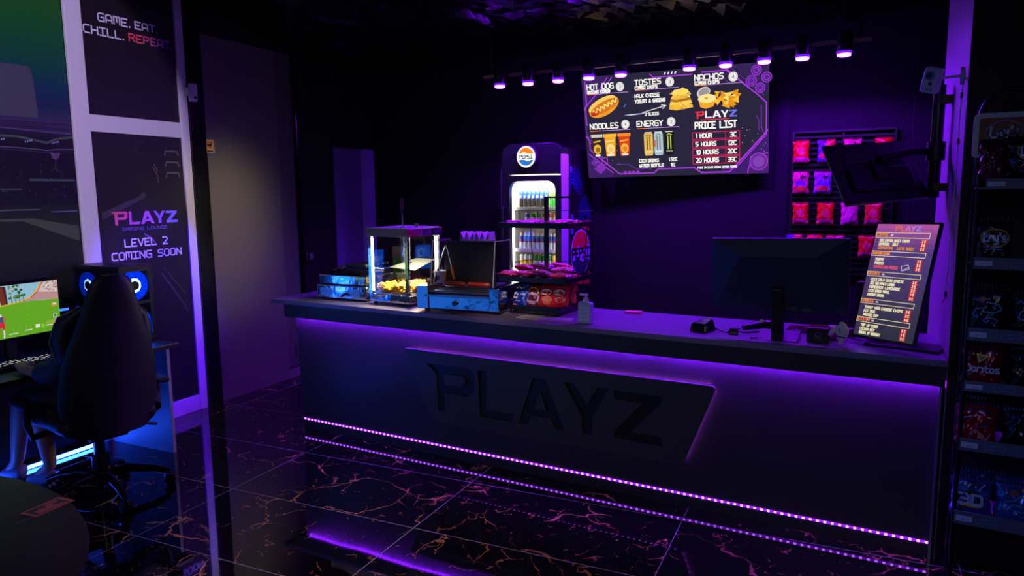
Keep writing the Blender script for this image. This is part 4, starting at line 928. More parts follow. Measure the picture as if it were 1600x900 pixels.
for k, x in enumerate(xs[:7]):
    lb = 'dark cola bottle with blue label on the top shelf of the fridge'; l = (x+.006,FY+.17,1.545)
    if proto is None: proto = bottle('cola_bottle', lb, 'bottle', l, 'cola bottles on the top shelf', .205, .019, COLA, BLU, BLU, LBL)
    else: dup(proto, l)
p2 = None
for k, x in enumerate(xs[7:]):
    lb = 'green soda bottle on the top shelf of the fridge'; l = (x+.008,FY+.17,1.545)
    if p2 is None: p2 = bottle('soda_bottle', lb, 'bottle', l, 'green bottles on the top shelf', .20, .019, GRN, mat('green_label', (90,190,60), .4), YEL, REDD)
    else: dup(p2, l)
nm = [('blue',BLU),('green',GRN),('green',GRN),('red',REDD),('red',REDD),('orange',ORG),('orange',ORG)]
seen = {}
for k, (cn, cm) in enumerate(nm):
    l = (FX0+.17+.055*k, FY+.17, 1.42); lb = f'small {cn} drink can on the second shelf of the fridge'
    if cn not in seen: seen[cn] = can('drink_can', lb, 'can', l, f'{cn} cans on the second shelf', .085, .021, cm, LBL)
    else: dup(seen[cn], l)
p3 = None
for k in range(11):
    l = (xs[k]+.004, FY+.17, 1.185); lb = 'short bottle with blue and red label on the third shelf'
    if p3 is None: p3 = bottle('cola_bottle', lb, 'bottle', l, 'blue labelled bottles on the third shelf', .165, .0185, LBL, BLU, REDD, REDD)
    else: dup(p3, l)
seen = {}
for k in range(10):
    cn, cm, bd = (('pale', LBL, YEL), ('green', GRN, LBL), ('yellow', YEL, ORG))[0 if k < 3 else 1 if k < 7 else 2]
    l = (FX0+.115+.045*k, FY+.17, 1.03); lb = f'{cn} drink can on the fourth shelf of the fridge'
    if cn not in seen: seen[cn] = can('drink_can', lb, 'can', l, f'{cn} cans on the fourth shelf', .115, .0205, cm, bd)
    else: dup(seen[cn], l)

# ------------------------------------------------------------------ foil bags
FOIL = attr_mat('printed_foil', 0.27, 0.4, 0.0, 0.12)
DFOIL = attr_mat('printed_metal_foil', 0.22, 0.6, 0.35, 0.3)
def bag_prof(u, v): return max(0.0, 1-abs(u)**2.6)**.6 * max(0.0, 1-abs(v)**3.2)**.6
def bag(name, label, cat, loc, w, h, t, colf, seed, rot=(0,0,0), group=None, m=None, emblem=None, seal=None, nx=16, ny=20):
    r = thing(name, label, cat, loc, 0, group, rot=rot)
    rnd = random.Random(seed); ph = [rnd.uniform(0,6.28) for _ in range(8)]; a1 = rnd.uniform(4,7)
    def pos(u, v, sgn):
        p = bag_prof(u, v)
        wr = .10*math.sin(a1*u+3*v+ph[0])*math.sin(5*v+ph[1]) + .07*math.sin(11*u-6*v+ph[2]) + .05*math.sin(17*v+9*u+ph[3])
        e = (abs(u)**2)*.004*math.sin(9*v+ph[4])
        x = u*w/2*(1-.10*(1-v*v)) + e*.6
        y = sgn*t/2*p*(1+wr*1.5) + e + .006*math.sin(3*u+ph[5])*abs(v)
        return (x, y, h*(v+1)/2)
    vs = []; fs = []; cs = []
    for sgn in (-1, 1):
        o = len(vs)
        for j in range(ny+1):
            for i in range(nx+1): vs.append(pos(-1+2*i/nx, -1+2*j/ny, sgn))
        for j in range(ny):
            for i in range(nx):
                q = (o+j*(nx+1)+i, o+j*(nx+1)+i+1, o+(j+1)*(nx+1)+i+1, o+(j+1)*(nx+1)+i)
                fs.append(q if sgn < 0 else q[::-1]); u, v = -1+2*(i+.5)/nx, -1+2*(j+.5)/ny
                cs.append(colf(u, v) if sgn < 0 else colf(u*.3+.7, .9))
    me = bpy.data.meshes.new('packet'); me.from_pydata(vs, [], fs); me.materials.append(m or FOIL)
    ca = me.color_attributes.new('Col','FLOAT_COLOR','CORNER')
    for pl, c in zip(me.polygons, cs):
        k = lin(c); pl.use_smooth = True
        for li in pl.loop_indices: ca.data[li].color = k
    me.update(); o = bpy.data.objects.new('packet', me); C.objects.link(o); o.parent = r
    sm = seal or mat('foil_seal', (120,40,60), 0.3, metal=0.4)
    for z0, z1 in ((h-.004, h+.010), (-.006, .004)):
        b = MB(); n = 22
        vv = []
        for i in range(n+1):
            x = -w/2 + w*i/n; d = .0022*(1 if i % 2 else -1)
            vv += [(x, d, z0), (x, d, z1)]
        b.add(vv, [(2*i,2*i+2,2*i+3,2*i+1) for i in range(n)]); b.build('seal', sm, r)
    if emblem:
        P = Pict(); emblem(P)
        P.build('emblem', MATS['printed_foil'], r, (0,-.0025,0), (1,0,0), (0,0,1), (0,-1,0), eps=.0006, warp=lambda x, z: t/2*bag_prof(min(1,max(-1,2*x/w)), min(1,max(-1,2*z/h-1)))*1.06)
    return r
def cf(base, *pat):                # pat: (cu, cv, ru, rv, colour)
    def f(u, v):
        c = base
        for cu, cv, ru, rv, k in pat:
            if ((u-cu)/ru)**2 + ((v-cv)/rv)**2 < 1: c = k
        return c
    return f
T = 0.945
# ------------------------------------------------------------------ contact grill
g = thing('contact_grill', 'low polished steel contact grill with black lid at left end of counter', 'grill', (-3.53, 3.785, T), R(2))
MB().box(-.225,.225,0,.33,.012,.105).build('base', CHROME, g, bevel=0.006)
MB().box(-.212,.218,.012,.32,.112,.178).build('upper_housing', CHROME, g, bevel=0.006)
MB().box(-.215,.22,.01,.325,.105,.112).build('gap', PLAST, g)
MB().hexa([(-.20,.02,.178),(.215,.02,.178),(.215,.31,.178),(-.20,.31,.178)],[(-.16,.08,.205),(.21,.08,.205),(.21,.31,.225),(-.16,.31,.225)]).build('lid', GLOSSB, g, bevel=0.006)
b = MB()
for k in range(4): b.tube([(-.12+.012*k,.06+.06*k,.205+.005*k),(-.03,.10+.055*k,.245),(.20,.12+.055*k,.25)],.006,6)
b.build('ribbed_plate', STEEL, g)
MB().box(.02,.21,.02,.06,.235,.262).build('handle', PLAST, g, bevel=0.01)
for x in (-.14,.12): MB().box(x-.05,x+.05,-.003,.0,.03,.085).box(x-.04,x+.04,-.0045,-.003,.04,.05).box(x-.04,x+.04,-.0045,-.003,.062,.072).build('vent_louvre', STEEL, g, bevel=0.002)
MB().tube([(.0,-.004,.03),(.03,-.006,.05),(.08,-.006,.045)],.007,8).build('drip_spout', GLOSSB, g, smooth=True)
for x in (-.19,.19):
    for y in (.03,.30): MB().cyl((x,y,0),(x,y,.014),.015,10).build('foot', RUBBER, g)
# ------------------------------------------------------------------ popcorn warmer
pw = thing('popcorn_warmer', 'glass and steel popcorn warmer cabinet lit inside, yellow snacks in the bottom', 'popcorn machine', (-3.255, 3.765, T), R(-4))
WD, DP, HT = .357, .35, .517
b = MB()
MB().box(0,WD,0,DP,.02,.075).build('base_drawer', CHROME, pw, bevel=0.004)
MB().box(-.004,WD+.004,-.004,DP+.004,HT-.055,HT).build('roof', CHROME, pw, bevel=0.003)
MB().box(.01,WD-.01,.01,DP-.01,HT,HT+.004).build('roof_plate', mat('lamplit_roof_white', (232,228,232), 0.3), pw)  # lamp sheen on the steel roof, painted as a white plate
for x0, y0 in ((0,0),(WD-.028,0),(0,DP-.02),(WD-.028,DP-.02)): MB().box(x0,x0+.028,y0,y0+.02,.075,HT-.055).build('post', CHROME, pw, bevel=0.002)
WG = glass('warmer_glass', (0.98,0.98,0.95), 1.45, 0.8)
MB().box(.028,WD-.028,.006,.009,.075,HT-.055).build('front_glass', WG, pw)
MB().box(WD-.010,WD-.007,.02,DP-.02,.075,HT-.055).build('side_glass', WG, pw)
MB().box(.007,.010,.02,DP-.02,.075,HT-.055).build('side_glass', WG, pw)
MB().box(.028,WD-.028,DP-.010,DP-.006,.075,HT-.055).build('back_glass', WG, pw)
MB().box(.005,WD-.005,.022,DP-.022,.075,.082).build('floor_tray', STEEL, pw)
MB().hexa([(.10,.10,.245),(WD-.03,.10,.235),(WD-.03,DP-.03,.29),(.15,DP-.03,.29)],[(.10,.10,.248),(WD-.03,.10,.238),(WD-.03,DP-.03,.295),(.15,DP-.03,.295)]).build('perforated_ramp', mat('perforated_plate', (120,122,112), 0.35, metal=0.7, bump=0.8, nscale=160), pw)
MB().tube([(.18,.20,.30),(.18,.20,HT-.055)],.018,14).build('heater_stem', STEEL, pw, smooth=True)
MB().cyl((.13,.2,.12),(.13,.2,.20),.05,18).build('kettle', GLOSSB, pw, smooth=True)
WT = emis('warmer_tube', (1.0,0.93,0.62), 12.0)
MB().box(.030,.036,.010,.016,.09,HT-.065).build('light_tube', WT, pw); MB().box(WD-.034,WD-.028,DP-.034,DP-.026,.09,HT-.065).build('light_tube', WT, pw)
light('warmer_light', 'AREA', (-3.245+.2,3.74+.17,T+HT-.06), (-3.245+.18,3.74+.17,T), (1.0,0.92,0.66), 8.0, .2, .2)
light('popcorn_fill', 'AREA', (-3.245+.20,3.74+.19,T+.225), (-3.245+.19,3.74+.15,T), (1.0,0.90,0.60), 7.0, .16, .2)  # added lamp under the ramp to brighten the popcorn
MB().tube([(.04,-.006,.045),(.09,-.012,.06),(.14,-.006,.066)],.005,8).build('drawer_handle', mat('copper_handle', (210,130,90), 0.3, metal=0.8), pw)
MB().cyl((.30,.16,HT+.004),(.30,.16,HT+.03),.013,14).build('roof_knob', STEEL, pw, smooth=True)
for x in (.03,WD-.03):
    for y in (.03,DP-.03): MB().cyl((x,y,0),(x,y,.02),.014,10).build('foot', RUBBER, pw)
for z in (.10,.30): MB().cyl((WD+.001,.03,z),(WD-.004,.03,z),.007,10).build('rivet', STEEL, pw)
rnd = random.Random(21); b = MB()
def blob(b, c, r, rnd):
    n, k = 7, 5; vs = []
    for i in range(1, k):
        for j in range(n):
            a, p = 2*math.pi*j/n, math.pi*i/k; rr = r*rnd.uniform(.7,1.3)
            vs.append((c[0]+rr*math.sin(p)*math.cos(a), c[1]+rr*math.sin(p)*math.sin(a), c[2]+rr*math.cos(p)))
    vs += [(c[0],c[1],c[2]+r),(c[0],c[1],c[2]-r)]; fs = []
    for i in range(k-2): fs += [(i*n+j,(i+1)*n+j,(i+1)*n+(j+1)%n,i*n+(j+1)%n) for j in range(n)]
    L_ = len(vs); fs += [(L_-2,j,(j+1)%n) for j in range(n)] + [(L_-1,(k-2)*n+(j+1)%n,(k-2)*n+j) for j in range(n)]
    b.add(vs, fs)
for k in range(520):
    x, y = rnd.uniform(.04,WD-.03), rnd.uniform(.03,DP-.04); top = .095 + .05*math.exp(-((x-.22)/.10)**2)+.04*math.exp(-((x-.08)/.05)**2)
    blob(b, (x, y, rnd.uniform(.092, max(.1,top))), rnd.uniform(.008,.014), rnd)
pc_ = b.build('popcorn', mat('yellow_popcorn', (255,198,34), 0.7), None, smooth=True, loc=(-3.255,3.765,T), rot=(0,0,R(-4))); tag(pc_, 'heap of yellow popcorn on the floor of the lit warmer', 'popcorn'); pc_['kind'] = 'stuff'
sp = thing('serving_tongs', 'dark handled serving tool standing upright on top of popcorn warmer', 'tongs', (-3.245+.235, 3.74+.10, T+HT+.004))
MB().cyl((0,0,0),(-.004,0,.095),.004,8).cyl((0,0,0),(0,0,.006),.018,14).build('shaft', STEEL, sp, smooth=True)
b = MB(); b.box(-.016,-.010,-.004,.004,.092,.20).box(.000,.006,-.004,.004,.092,.20).box(-.016,.006,-.004,.004,.192,.20).box(-.016,.006,-.004,.004,.09,.13); b.build('handle', mat('maroon_handle', (74,26,44), 0.4), sp, bevel=0.002)
# ------------------------------------------------------------------ hot dog roller
hr = thing('hot_dog_roller', 'polished steel hot dog roller grill with clear hood and red sausages', 'roller grill', (-2.775, 3.66, T), R(8))
HRM = Matrix.Translation((-2.775, 3.66, T)) @ Matrix.Rotation(R(8), 4, 'Z')
MB().box(.055,.505,.008,.46,.02,.105).build('body', CHROME, hr, bevel=0.004)
MB().box(0,.085,0,.47,.018,.168).build('end_block', CHROME, hr, bevel=0.005); MB().box(.502,.57,0,.47,.018,.168).build('end_block', CHROME, hr, bevel=0.005)
for k in range(7): MB().cyl((.085,.05+.052*k,.125+.003*k),(.502,.05+.052*k,.125+.003*k),.0125,14).build('roller', STEEL, hr, smooth=True)
MB().cyl((.27,.008,.062),(.27,-.012,.062),.015,16).build('knob', GLOSSB, hr, smooth=True)
MB().box(.06,.50,.0,.012,.098,.112).build('crumb_tray', STEEL, hr)
for x0 in (.062,.498): 
    MB().prism([(.08,.168),(.12,.445),(.38,.44),(.44,.168)],(x0-.002,0,0),(0,1,0),(0,0,1),(.004,0,0)).build('hood_side', ACRYL, hr)
MB().box(.062,.498,.12,.38,.441,.446).build('hood_top', ACRYL, hr)
MB().box(.092,.462,.215,.221,.150,.435).build('back_board', SOOT, hr)
for x0 in (.062,.498):
    MB().tube([(x0,.08,.168),(x0,.12,.445),(x0,.38,.44),(x0,.44,.168)],.003,6).build('hood_edge', mat('polished_edge', (200,210,205), 0.2), hr)
for x in (.05,.52):
    for y in (.05,.42): MB().cyl((x,y,0),(x,y,.02),.018,10).build('foot', RUBBER, hr)
SAUS = mat('red_sausage', (190,52,30), 0.3, coat=0.3)
for k, (x0, x1, y) in enumerate(((.14,.29,.128),(.30,.46,.128))):
    s_ = MB().tube([(x0,y,.168),(x0+.012,y,.169),(x1-.012,y,.169),(x1,y,.168)],[.006,.015,.015,.006],12).build('sausage', SAUS, None, smooth=True, loc=(-2.775,3.66,T), rot=(0,0,R(8)))
    tag(s_, f'red sausage on the rollers of the steel grill, {("left one","right one")[k]} of two', 'sausage', 'sausages on the roller grill')
PAPER = mat('folded_paper', (214,206,216), 0.6)
for k, x in enumerate((.29,.398)):
    p_ = thing('paper_tray', f'folded paper serving tray on top of the roller grill hood, {("left one","right one")[k]}', 'tray', HRM @ Vector((x, .20, .4465)), R(8), 'paper trays on the hood')
    b = MB()
    b.add([(-.05,-.05,0),(.05,-.05,0),(.042,-.05,.055),(-.042,-.05,.055),(-.05,.05,0),(.05,.05,0),(.042,.05,.055),(-.042,.05,.055)],[(0,4,7,3),(1,2,6,5)])
    b.add([(-.042,-.05,.055),(-.022,-.045,.004),(-.002,-.05,.055),(.02,-.045,.004),(.042,-.05,.055),(-.042,.05,.055),(-.022,.045,.004),(-.002,.05,.055),(.02,.045,.004),(.042,.05,.055)],[(0,1,6,5),(1,2,7,6),(2,3,8,7),(3,4,9,8)])
    b.build('folds', PAPER, p_)
    MB().box(-.05,.05,-.05,.05,0,.002).build('base_sheet', PAPER, p_)
tb = thing('sauce_tub', 'small pale plastic tub at the left end of the steel roller grill', 'tub', HRM @ Vector((.088, .165, .168)), R(8))
MB().lathe([(.034,0),(.036,.005),(.040,.066),(.042,.07)],24).build('body', mat('pale_tub', (216,206,226), 0.4), tb, smooth=True)
MB().lathe([(.043,.068),(.044,.074),(.041,.078)],24).build('rim', WHITE, tb, smooth=True)
MB().box(-.014,.014,-.0405,-.037,.022,.05).build('printed_panel', mat('tub_print', (120,90,150), 0.5), tb)
tg = thing('tongs', 'steel tongs with dark grips leaning inside the left side of roller hood', 'tongs', HRM @ Vector((.075, .12, .172)), R(8))
MB().tube([(0,0,.0),(.008,.03,.09),(.03,.06,.19),(.045,.07,.235)],.005,8).tube([(.11,.05,.03),(.085,.06,.12),(.06,.07,.20),(.045,.07,.235)],.005,8).build('arms', STEEL, tg, smooth=True)
MB().tube([(-.003,-.005,.0),(.003,.012,.04),(.008,.03,.085)],[.009,.011,.008],8).build('grip', RUBBER, tg, smooth=True)
MB().tube([(.112,.048,.02),(.105,.052,.06),(.09,.058,.11)],[.009,.011,.008],8).build('grip', mat('orange_grip', (214,140,50), 0.4), tg, smooth=True)
# ------------------------------------------------------------------ wire display rack with packets
wr_ = thing('wire_display_rack', 'three tier black wire snack rack standing on the counter before fridge', 'display rack', (-2.035, 4.035, T))
WIRE = mat('black_wire', (20,20,22), 0.35)
def tray(z, hw, hd, name='tray'):
    o = MB().box(-hw,hw,-hd,hd,z-.006,z).box(-hw,hw,-hd-.004,-hd,z-.012,z+.018).box(-hw-.004,-hw,-hd,hd,z-.012,z+.018).box(hw,hw+.004,-hd,hd,z-.012,z+.018).box(-hw,hw,hd,hd+.004,z-.012,z+.018).build(name, WIRE, wr_, bevel=0.001)
    for y in (hd,):
        b = MB(); b.tube([(-hw,y,z+.018),(-hw,y,z+.085),(hw,y,z+.085),(hw,y,z+.018)],.0025,6)
        for k in range(1,6): b.tube([(-hw+2*hw*k/6,y,z+.018),(-hw+2*hw*k/6,y,z+.085)],.0018,5)
        b.build('guard_wire', WIRE, o)
    for s in (-1,1):
        b = MB(); b.tube([(s*hw,-hd*.2,z+.018),(s*hw,-hd*.2,z+.085),(s*hw,hd,z+.085)],.0025,6).tube([(s*hw,hd*.4,z+.018),(s*hw,hd*.4,z+.085)],.0018,5); b.build('guard_wire', WIRE, o)
tray(.040,.180,.185); tray(.215,.232,.195); tray(.545,.238,.195)
MB().box(-.011,.011,-.008,.008,0,.72).box(-.011,.20,-.006,.006,.71,.722).build('pole', WIRE, wr_)
b = MB()
for x,y in ((-.165,-.17),(.165,-.17),(.165,.17),(-.165,.17)): b.cyl((x,y,0),(x,y,.036),.008,8)
b.tube([(-.165,-.17,.006),(.165,-.17,.006),(.165,.17,.006),(-.165,.17,.006)],.005,6,closed=True); b.build('foot_frame', WIRE, wr_)
for s in (-1,1): MB().tube([(s*.17,.17,.04),(s*.205,.17,.56)],.003,6).build('upright_wire', WIRE, wr_)
def rk(x, y, z): return (-2.035+x, 4.035+y, T+z)
PINK, RED_, ORA, BLU_, BRN = (236,60,140), (226,30,44), (246,120,40), (30,70,190), (120,40,46)
flat = []
top_p = [(-.14,-.10,(210,40,90)),(-.02,-.11,(236,90,170)),(.11,-.09,(250,60,120)),(-.10,.08,(226,50,70)),(.08,.07,(246,90,160)),(.19,-.02,(220,50,80))]
nmc = ['dark pink','pale pink','bright pink','red','rose','crimson']
plc = ['front left','front middle','front right','rear left','rear middle','right edge']
for k, (x,y,c) in enumerate(top_p):
    bag('snack_packet', f'{nmc[k]} sweet packet lying at the {plc[k]} of rack\'s top tray', 'packet', rk(x,y+.055,.560), .11,.12,.028, cf(c,(0,0,.5,.5,mix(c,(255,230,250),.5))), 40+k, rot=(R(88),0,R(random.uniform(-25,25))), group='packets on the top tray', nx=10, ny=12)
mid_p = [(-.17,-.12),(-.06,-.13),(.05,-.12),(.16,-.11),(-.14,.02),(-.02,.02),(.11,.02),(-.08,.13),(.07,.13)]
mc = [(236,60,140),(226,60,170),(190,60,190),(240,80,110),(220,40,110),(150,50,130),(246,90,150),(230,110,200),(240,60,90)]
mn = ['rose packet at the front left corner','pink packet second in the front row','violet packet third in the front row','coral packet at the front right','crimson packet at the left of the second row','plum packet in the middle of the second row','salmon packet at the right of the second row','lilac packet at the rear left','red packet at the rear right']
for k, (x,y) in enumerate(mid_p):
    bag('snack_packet', mn[k] + ' of middle rack tray', 'packet', rk(x,y+.05,.236+.02*(y>0)), .118,.118,.042, cf(mc[k],(.1,0,.55,.35,mix(mc[k],(60,10,60),.6))), 60+k, rot=(R(86-6*(k%3)),0,R(random.uniform(-20,20))), group='packets on the middle tray', nx=10, ny=12)
def blue_emblem(P):
    P.poly(ell(0,.105,.042,.024,20),(20,30,80),1); P.line([(-.03,.10),(-.01,.112),(.012,.10),(.03,.113)],.006,(220,200,90),2)
    P.rect(-.045,.035,.045,.075,(226,236,250),1); P.text('---',-.041,.042,.022,.005,(24,50,150),lay=2,width=.082); P.text('--',-.02,.014,.014,.0035,(230,230,250),lay=1,width=.04)
def red_emblem(P):
    P.poly(ell(0,.085,.044,.026,20),(90,16,40),1); P.poly(ell(0,.085,.038,.02,20),(240,210,190),2); P.text('--',-.03,.077,.015,.004,(190,30,50),lay=3,width=.06)
    P.poly(ell(.01,.04,.034,.018,16),(250,150,120),1)
def arc_emblem(P):
    P.line(ell(0,.08,.036,.03,16,0,180),.007,(240,190,70),1); P.text('--',-.034,.06,.02,.005,(250,220,160),lay=2,width=.068)
B5 = [('blue crisp packet leaning at the left of the bottom rack tray',-.165,-.125,BLU_,blue_emblem,.13,.165,-14,[(0,.7,.7,.18,(16,30,90))]),
 ('brown red crisp packet leaning second from left on the bottom tray',-.055,-.12,(150,36,44),arc_emblem,.125,.16,-4,[(0,-.5,.8,.4,(210,180,210)),(0,-.5,.6,.25,(110,30,60))]),
 ('scarlet crisp packet leaning in the middle of the bottom tray',.045,-.11,(214,34,40),red_emblem,.125,.165,6,[(.2,-.6,.5,.3,(250,140,90))]),
 ('bright red crisp packet leaning at the right of the bottom tray',.145,-.10,(244,40,64),red_emblem,.13,.17,12,[(0,.7,.8,.15,(250,110,120))]),
 ('orange crisp packet behind the red ones on the bottom tray',.0,-.005,(250,120,24),None,.14,.185,0,[(0,.2,.5,.4,(255,170,60))]),
 ('coral red crisp packet at the rear right of the bottom tray',.14,.02,(246,70,80),None,.13,.18,8,[(0,.2,.5,.4,(255,150,160))])]
for k, (lb,x,y,c,em,w_,h_,rz,pat) in enumerate(B5):
    bag('crisp_packet', lb, 'crisps', rk(x*.86+.01,y,.046), w_*.94,h_*1.12,.055, cf(c,*[(a,b_,c_,d_,e) for a,b_,c_,d_,e in pat]), 80+k, rot=(R(-26),0,R(rz)), group='crisp packets on the bottom tray', emblem=em)
CARD = mat('pale_card', (214,206,190), 0.5)
for k, (x,y,rz) in enumerate(((-2.0,3.77,-8),(-1.83,3.785,14))):
    c_ = thing('menu_card', ('pale card lying under the left front of the wire rack','pale card lying under the right front of the wire rack')[k], 'card', (x,y,T), R(rz))
    MB().box(-.085,.085,-.05,.05,0,.0035).build('card', CARD, c_); MB().box(-.078,.078,-.044,-.036,.0035,.0037).build('printed_line', CHARC, c_)
# ------------------------------------------------------------------ small things on the counter
bt = thing('sanitizer_bottle', 'pale pump bottle of hand gel at the front edge by wire rack', 'bottle', (-1.635, 3.74, T))
GEL = mat('pale_blue_bottle', (176,196,226), 0.25)
b = MB(); b.box(-.042,.042,-.026,.026,.0,.125); b.build('body', GEL, bt, bevel=0.012, seg=3)
MB().lathe([(.020,.125),(.016,.135),(.016,.148)],18).build('neck', WHITE, bt, smooth=True)
MB().cyl((0,0,.148),(0,0,.164),.006,10).box(-.038,.012,-.009,.009,.160,.172).build('pump', WHITE, bt, bevel=0.002)
P = Pict(); P.rect(-.03,.02,.03,.10,(206,220,240),1); P.text('--',-.022,.078,.012,.003,(90,110,170),width=.044); P.line(ell(0,.045,.014,.014,20)+[(.014,.045)],.002,(90,110,170),2)
P.line([(-.02,.068),(.02,.068)],.0015,(90,110,170),2)
P.build('label', attr_mat('bottle_label', .4), bt, (0,-.0262,0), (1,0,0), (0,0,1), (0,-1,0), eps=.0003)
nt_ = thing('sticky_note_pad', 'small pink sticky note pad at the back of the counter', 'note pad', (-1.51,4.19,T), R(8))
MB().box(-.05,.05,-.03,.03,0,.012).build('pad', mat('pink_paper', (250,60,130), 0.6), nt_); MB().box(-.05,.05,-.03,.03,.012,.0125).build('top_sheet', mat('pink_sheet', (255,90,150), 0.6), nt_)
tm = thing('card_terminal', 'small dark card payment terminal with violet lit face on the counter', 'card reader', (-.985,3.82,T), R(-14))
MB().hexa([(-.05,-.06,0),(.05,-.06,0),(.05,.06,0),(-.05,.06,0)],[(-.044,-.052,.045),(.044,-.052,.045),(.03,.055,.062),(-.03,.055,.062)]).build('body', GLOSSB, tm, bevel=0.008)
MB().hexa([(-.036,-.045,.0465),(.036,-.045,.0465),(.026,.03,.059),(-.026,.03,.059)],[(-.036,-.045,.048),(.036,-.045,.048),(.026,.03,.0605),(-.026,.03,.0605)]).build('screen', mat('terminal_glass', (90,80,110), 0.15), tm)
MB().tube([(.05,.03,.02),(.08,.03,.008),(.12,.02,.004),(.15,.02,.004)],.003,6).build('cable', RUBBER, tm)
uh = thing('usb_hub', 'little dark adapter with a cable lying right of card terminal', 'adapter', (-.82,3.80,T), R(10))
MB().box(-.024,.024,-.022,.022,0,.022).build('body', GLOSSB, uh, bevel=0.004); MB().box(-.02,.02,-.01,.018,.022,.034).build('plug', CHARC, uh, bevel=0.003)
MB().tube([(.02,.01,.014),(.06,.03,.005),(.10,.08,.004),(.16,.10,.004)],.003,6).build('cable', RUBBER, uh)
ho = thing('hand_scanner', 'black barcode scanner lying on the counter left of monitor stand', 'scanner', (-.745,3.93,T), R(35))
MB().tube([(-.06,0,.02),(0,0,.026),(.06,.0,.034)],[.014,.017,.022],10).build('handle', PLAST, ho, smooth=True); MB().box(.04,.10,-.034,.034,.02,.06).build('head', GLOSSB, ho, bevel=0.012)
MB().tube([(-.07,0,.016),(-.11,.02,.005),(-.15,-.02,.004)],.003,6).build('cable', RUBBER, ho)
ms = thing('computer_mouse', 'black computer mouse on the counter behind the monitor stand', 'mouse', (-.66,4.02,T), R(-15))
MB().lathe([(.055,0),(.058,.01),(.05,.026),(.03,.036),(.008,.04)],20).build('shell', GLOSSB, ms, smooth=True); MB().box(-.004,.004,-.052,-.01,.027,.040).build('wheel', CHARC, ms)
k2 = thing('office_keyboard', 'thin dark keyboard on the counter behind the back turned monitor', 'keyboard', (-.42,4.05,T))
MB().box(-.17,.17,-.06,.06,0,.016).build('base', PLAST, k2, bevel=0.004)
b = MB()
for i in range(4):
    for j in range(13): b.box(-.16+.0248*j,-.14+.0248*j,-.05+.026*i,-.030+.026*i,.016,.022)
b.build('keys', GLOSSB, k2)
bx = thing('receipt_printer', 'small black box printer with a pale square emblem on counter', 'printer', (-.41,3.81,T), R(4))
MB().box(-.052,.052,-.045,.05,0,.075).build('body', PLAST, bx, bevel=0.006); MB().box(-.04,.04,-.02,.03,.075,.078).build('paper_slot', GLOSSB, bx)
P = Pict(); P.line([(-.011,.026),(-.011,.050),(-.004,.046),(.004,.050),(.011,.046),(.011,.022),(-.011,.026)],.0022,(120,130,160),1); P.rect(-.004,.030,.004,.038,(120,130,160),1)
P.build('emblem', attr_mat('printer_mark', .4), bx, (0,-.0452,0), (1,0,0), (0,0,1), (0,-1,0), eps=.0003)
rl = thing('tape_roll', 'violet pink paper roll standing behind the small printer', 'roll', (-.355,3.90,T))
MB().cyl((-.02,0,.035),(.02,0,.035),.035,24).build('roll', mat('pink_roll', (226,110,190), 0.6), rl, smooth=True); MB().cyl((-.021,0,.035),(.021,0,.035),.011,14).build('core', CHARC, rl)
cb = MB().tube([(-.72,3.72,T+.004),(-.66,3.74,T+.004),(-.52,3.95,T+.004),(-.40,3.98,T+.05),(-.33,3.92,T+.06),(-.28,3.86,T+.02),(-.22,3.9,T+.004)],.0035,6).build('cable', RUBBER, None, smooth=True)
tag(cb, 'thin black cable looping over the counter beside the printer', 'cable')
fgx = thing('white_figurine', 'small white sculpted figurine in clear stand by the portrait screen', 'figurine', (-.305,3.735,T), R(-12))
MB().box(-.035,.035,-.022,.022,0,.008).build('base', ACRYL, fgx); MB().hexa([(-.034,.010,.008),(.034,.010,.008),(.034,.014,.008),(-.034,.014,.008)],[(-.026,.010,.13),(.028,.010,.13),(.028,.014,.13),(-.026,.014,.13)]).build('back_plate', ACRYL, fgx)
FIGM = mat('ivory_white', (232,226,204), 0.45)
b = MB(); b.tube([(.004,0,.010),(.006,0,.032),(.018,0,.055),(.020,0,.080),(.010,-.002,.104),(.0,0,.118)],[.010,.014,.018,.020,.016,.006],10).tube([(.0,0,.105),(-.012,-.004,.09),(-.010,-.004,.06),(.004,0,.045)],[.006,.008,.008,.005],8); b.build('body', FIGM, fgx, smooth=True)
MB().tube([(-.035,0,.095),(-.030,0,.075),(-.040,0,.058),(-.052,0,.048)],[.004,.010,.010,.004],8).tube([(-.030,0,.072),(-.012,0,.066),(.004,0,.06)],[.008,.006,.005],8).build('horn', FIGM, fgx, smooth=True)
MB().tube([(-.012,-.016,.05),(.0,-.02,.048),(.034,-.018,.046)],.003,6).build('dark_band', RUBBER, fgx)
pr2 = thing('speaker_box', 'dark box behind the figurine with a violet lit top', 'box', (-.215,4.10,T), R(-8))
MB().box(-.05,.05,-.05,.05,0,.27).build('body', PLAST, pr2, bevel=0.006); MB().box(-.045,.045,-.045,.045,.27,.275).build('top', CHARC, pr2)
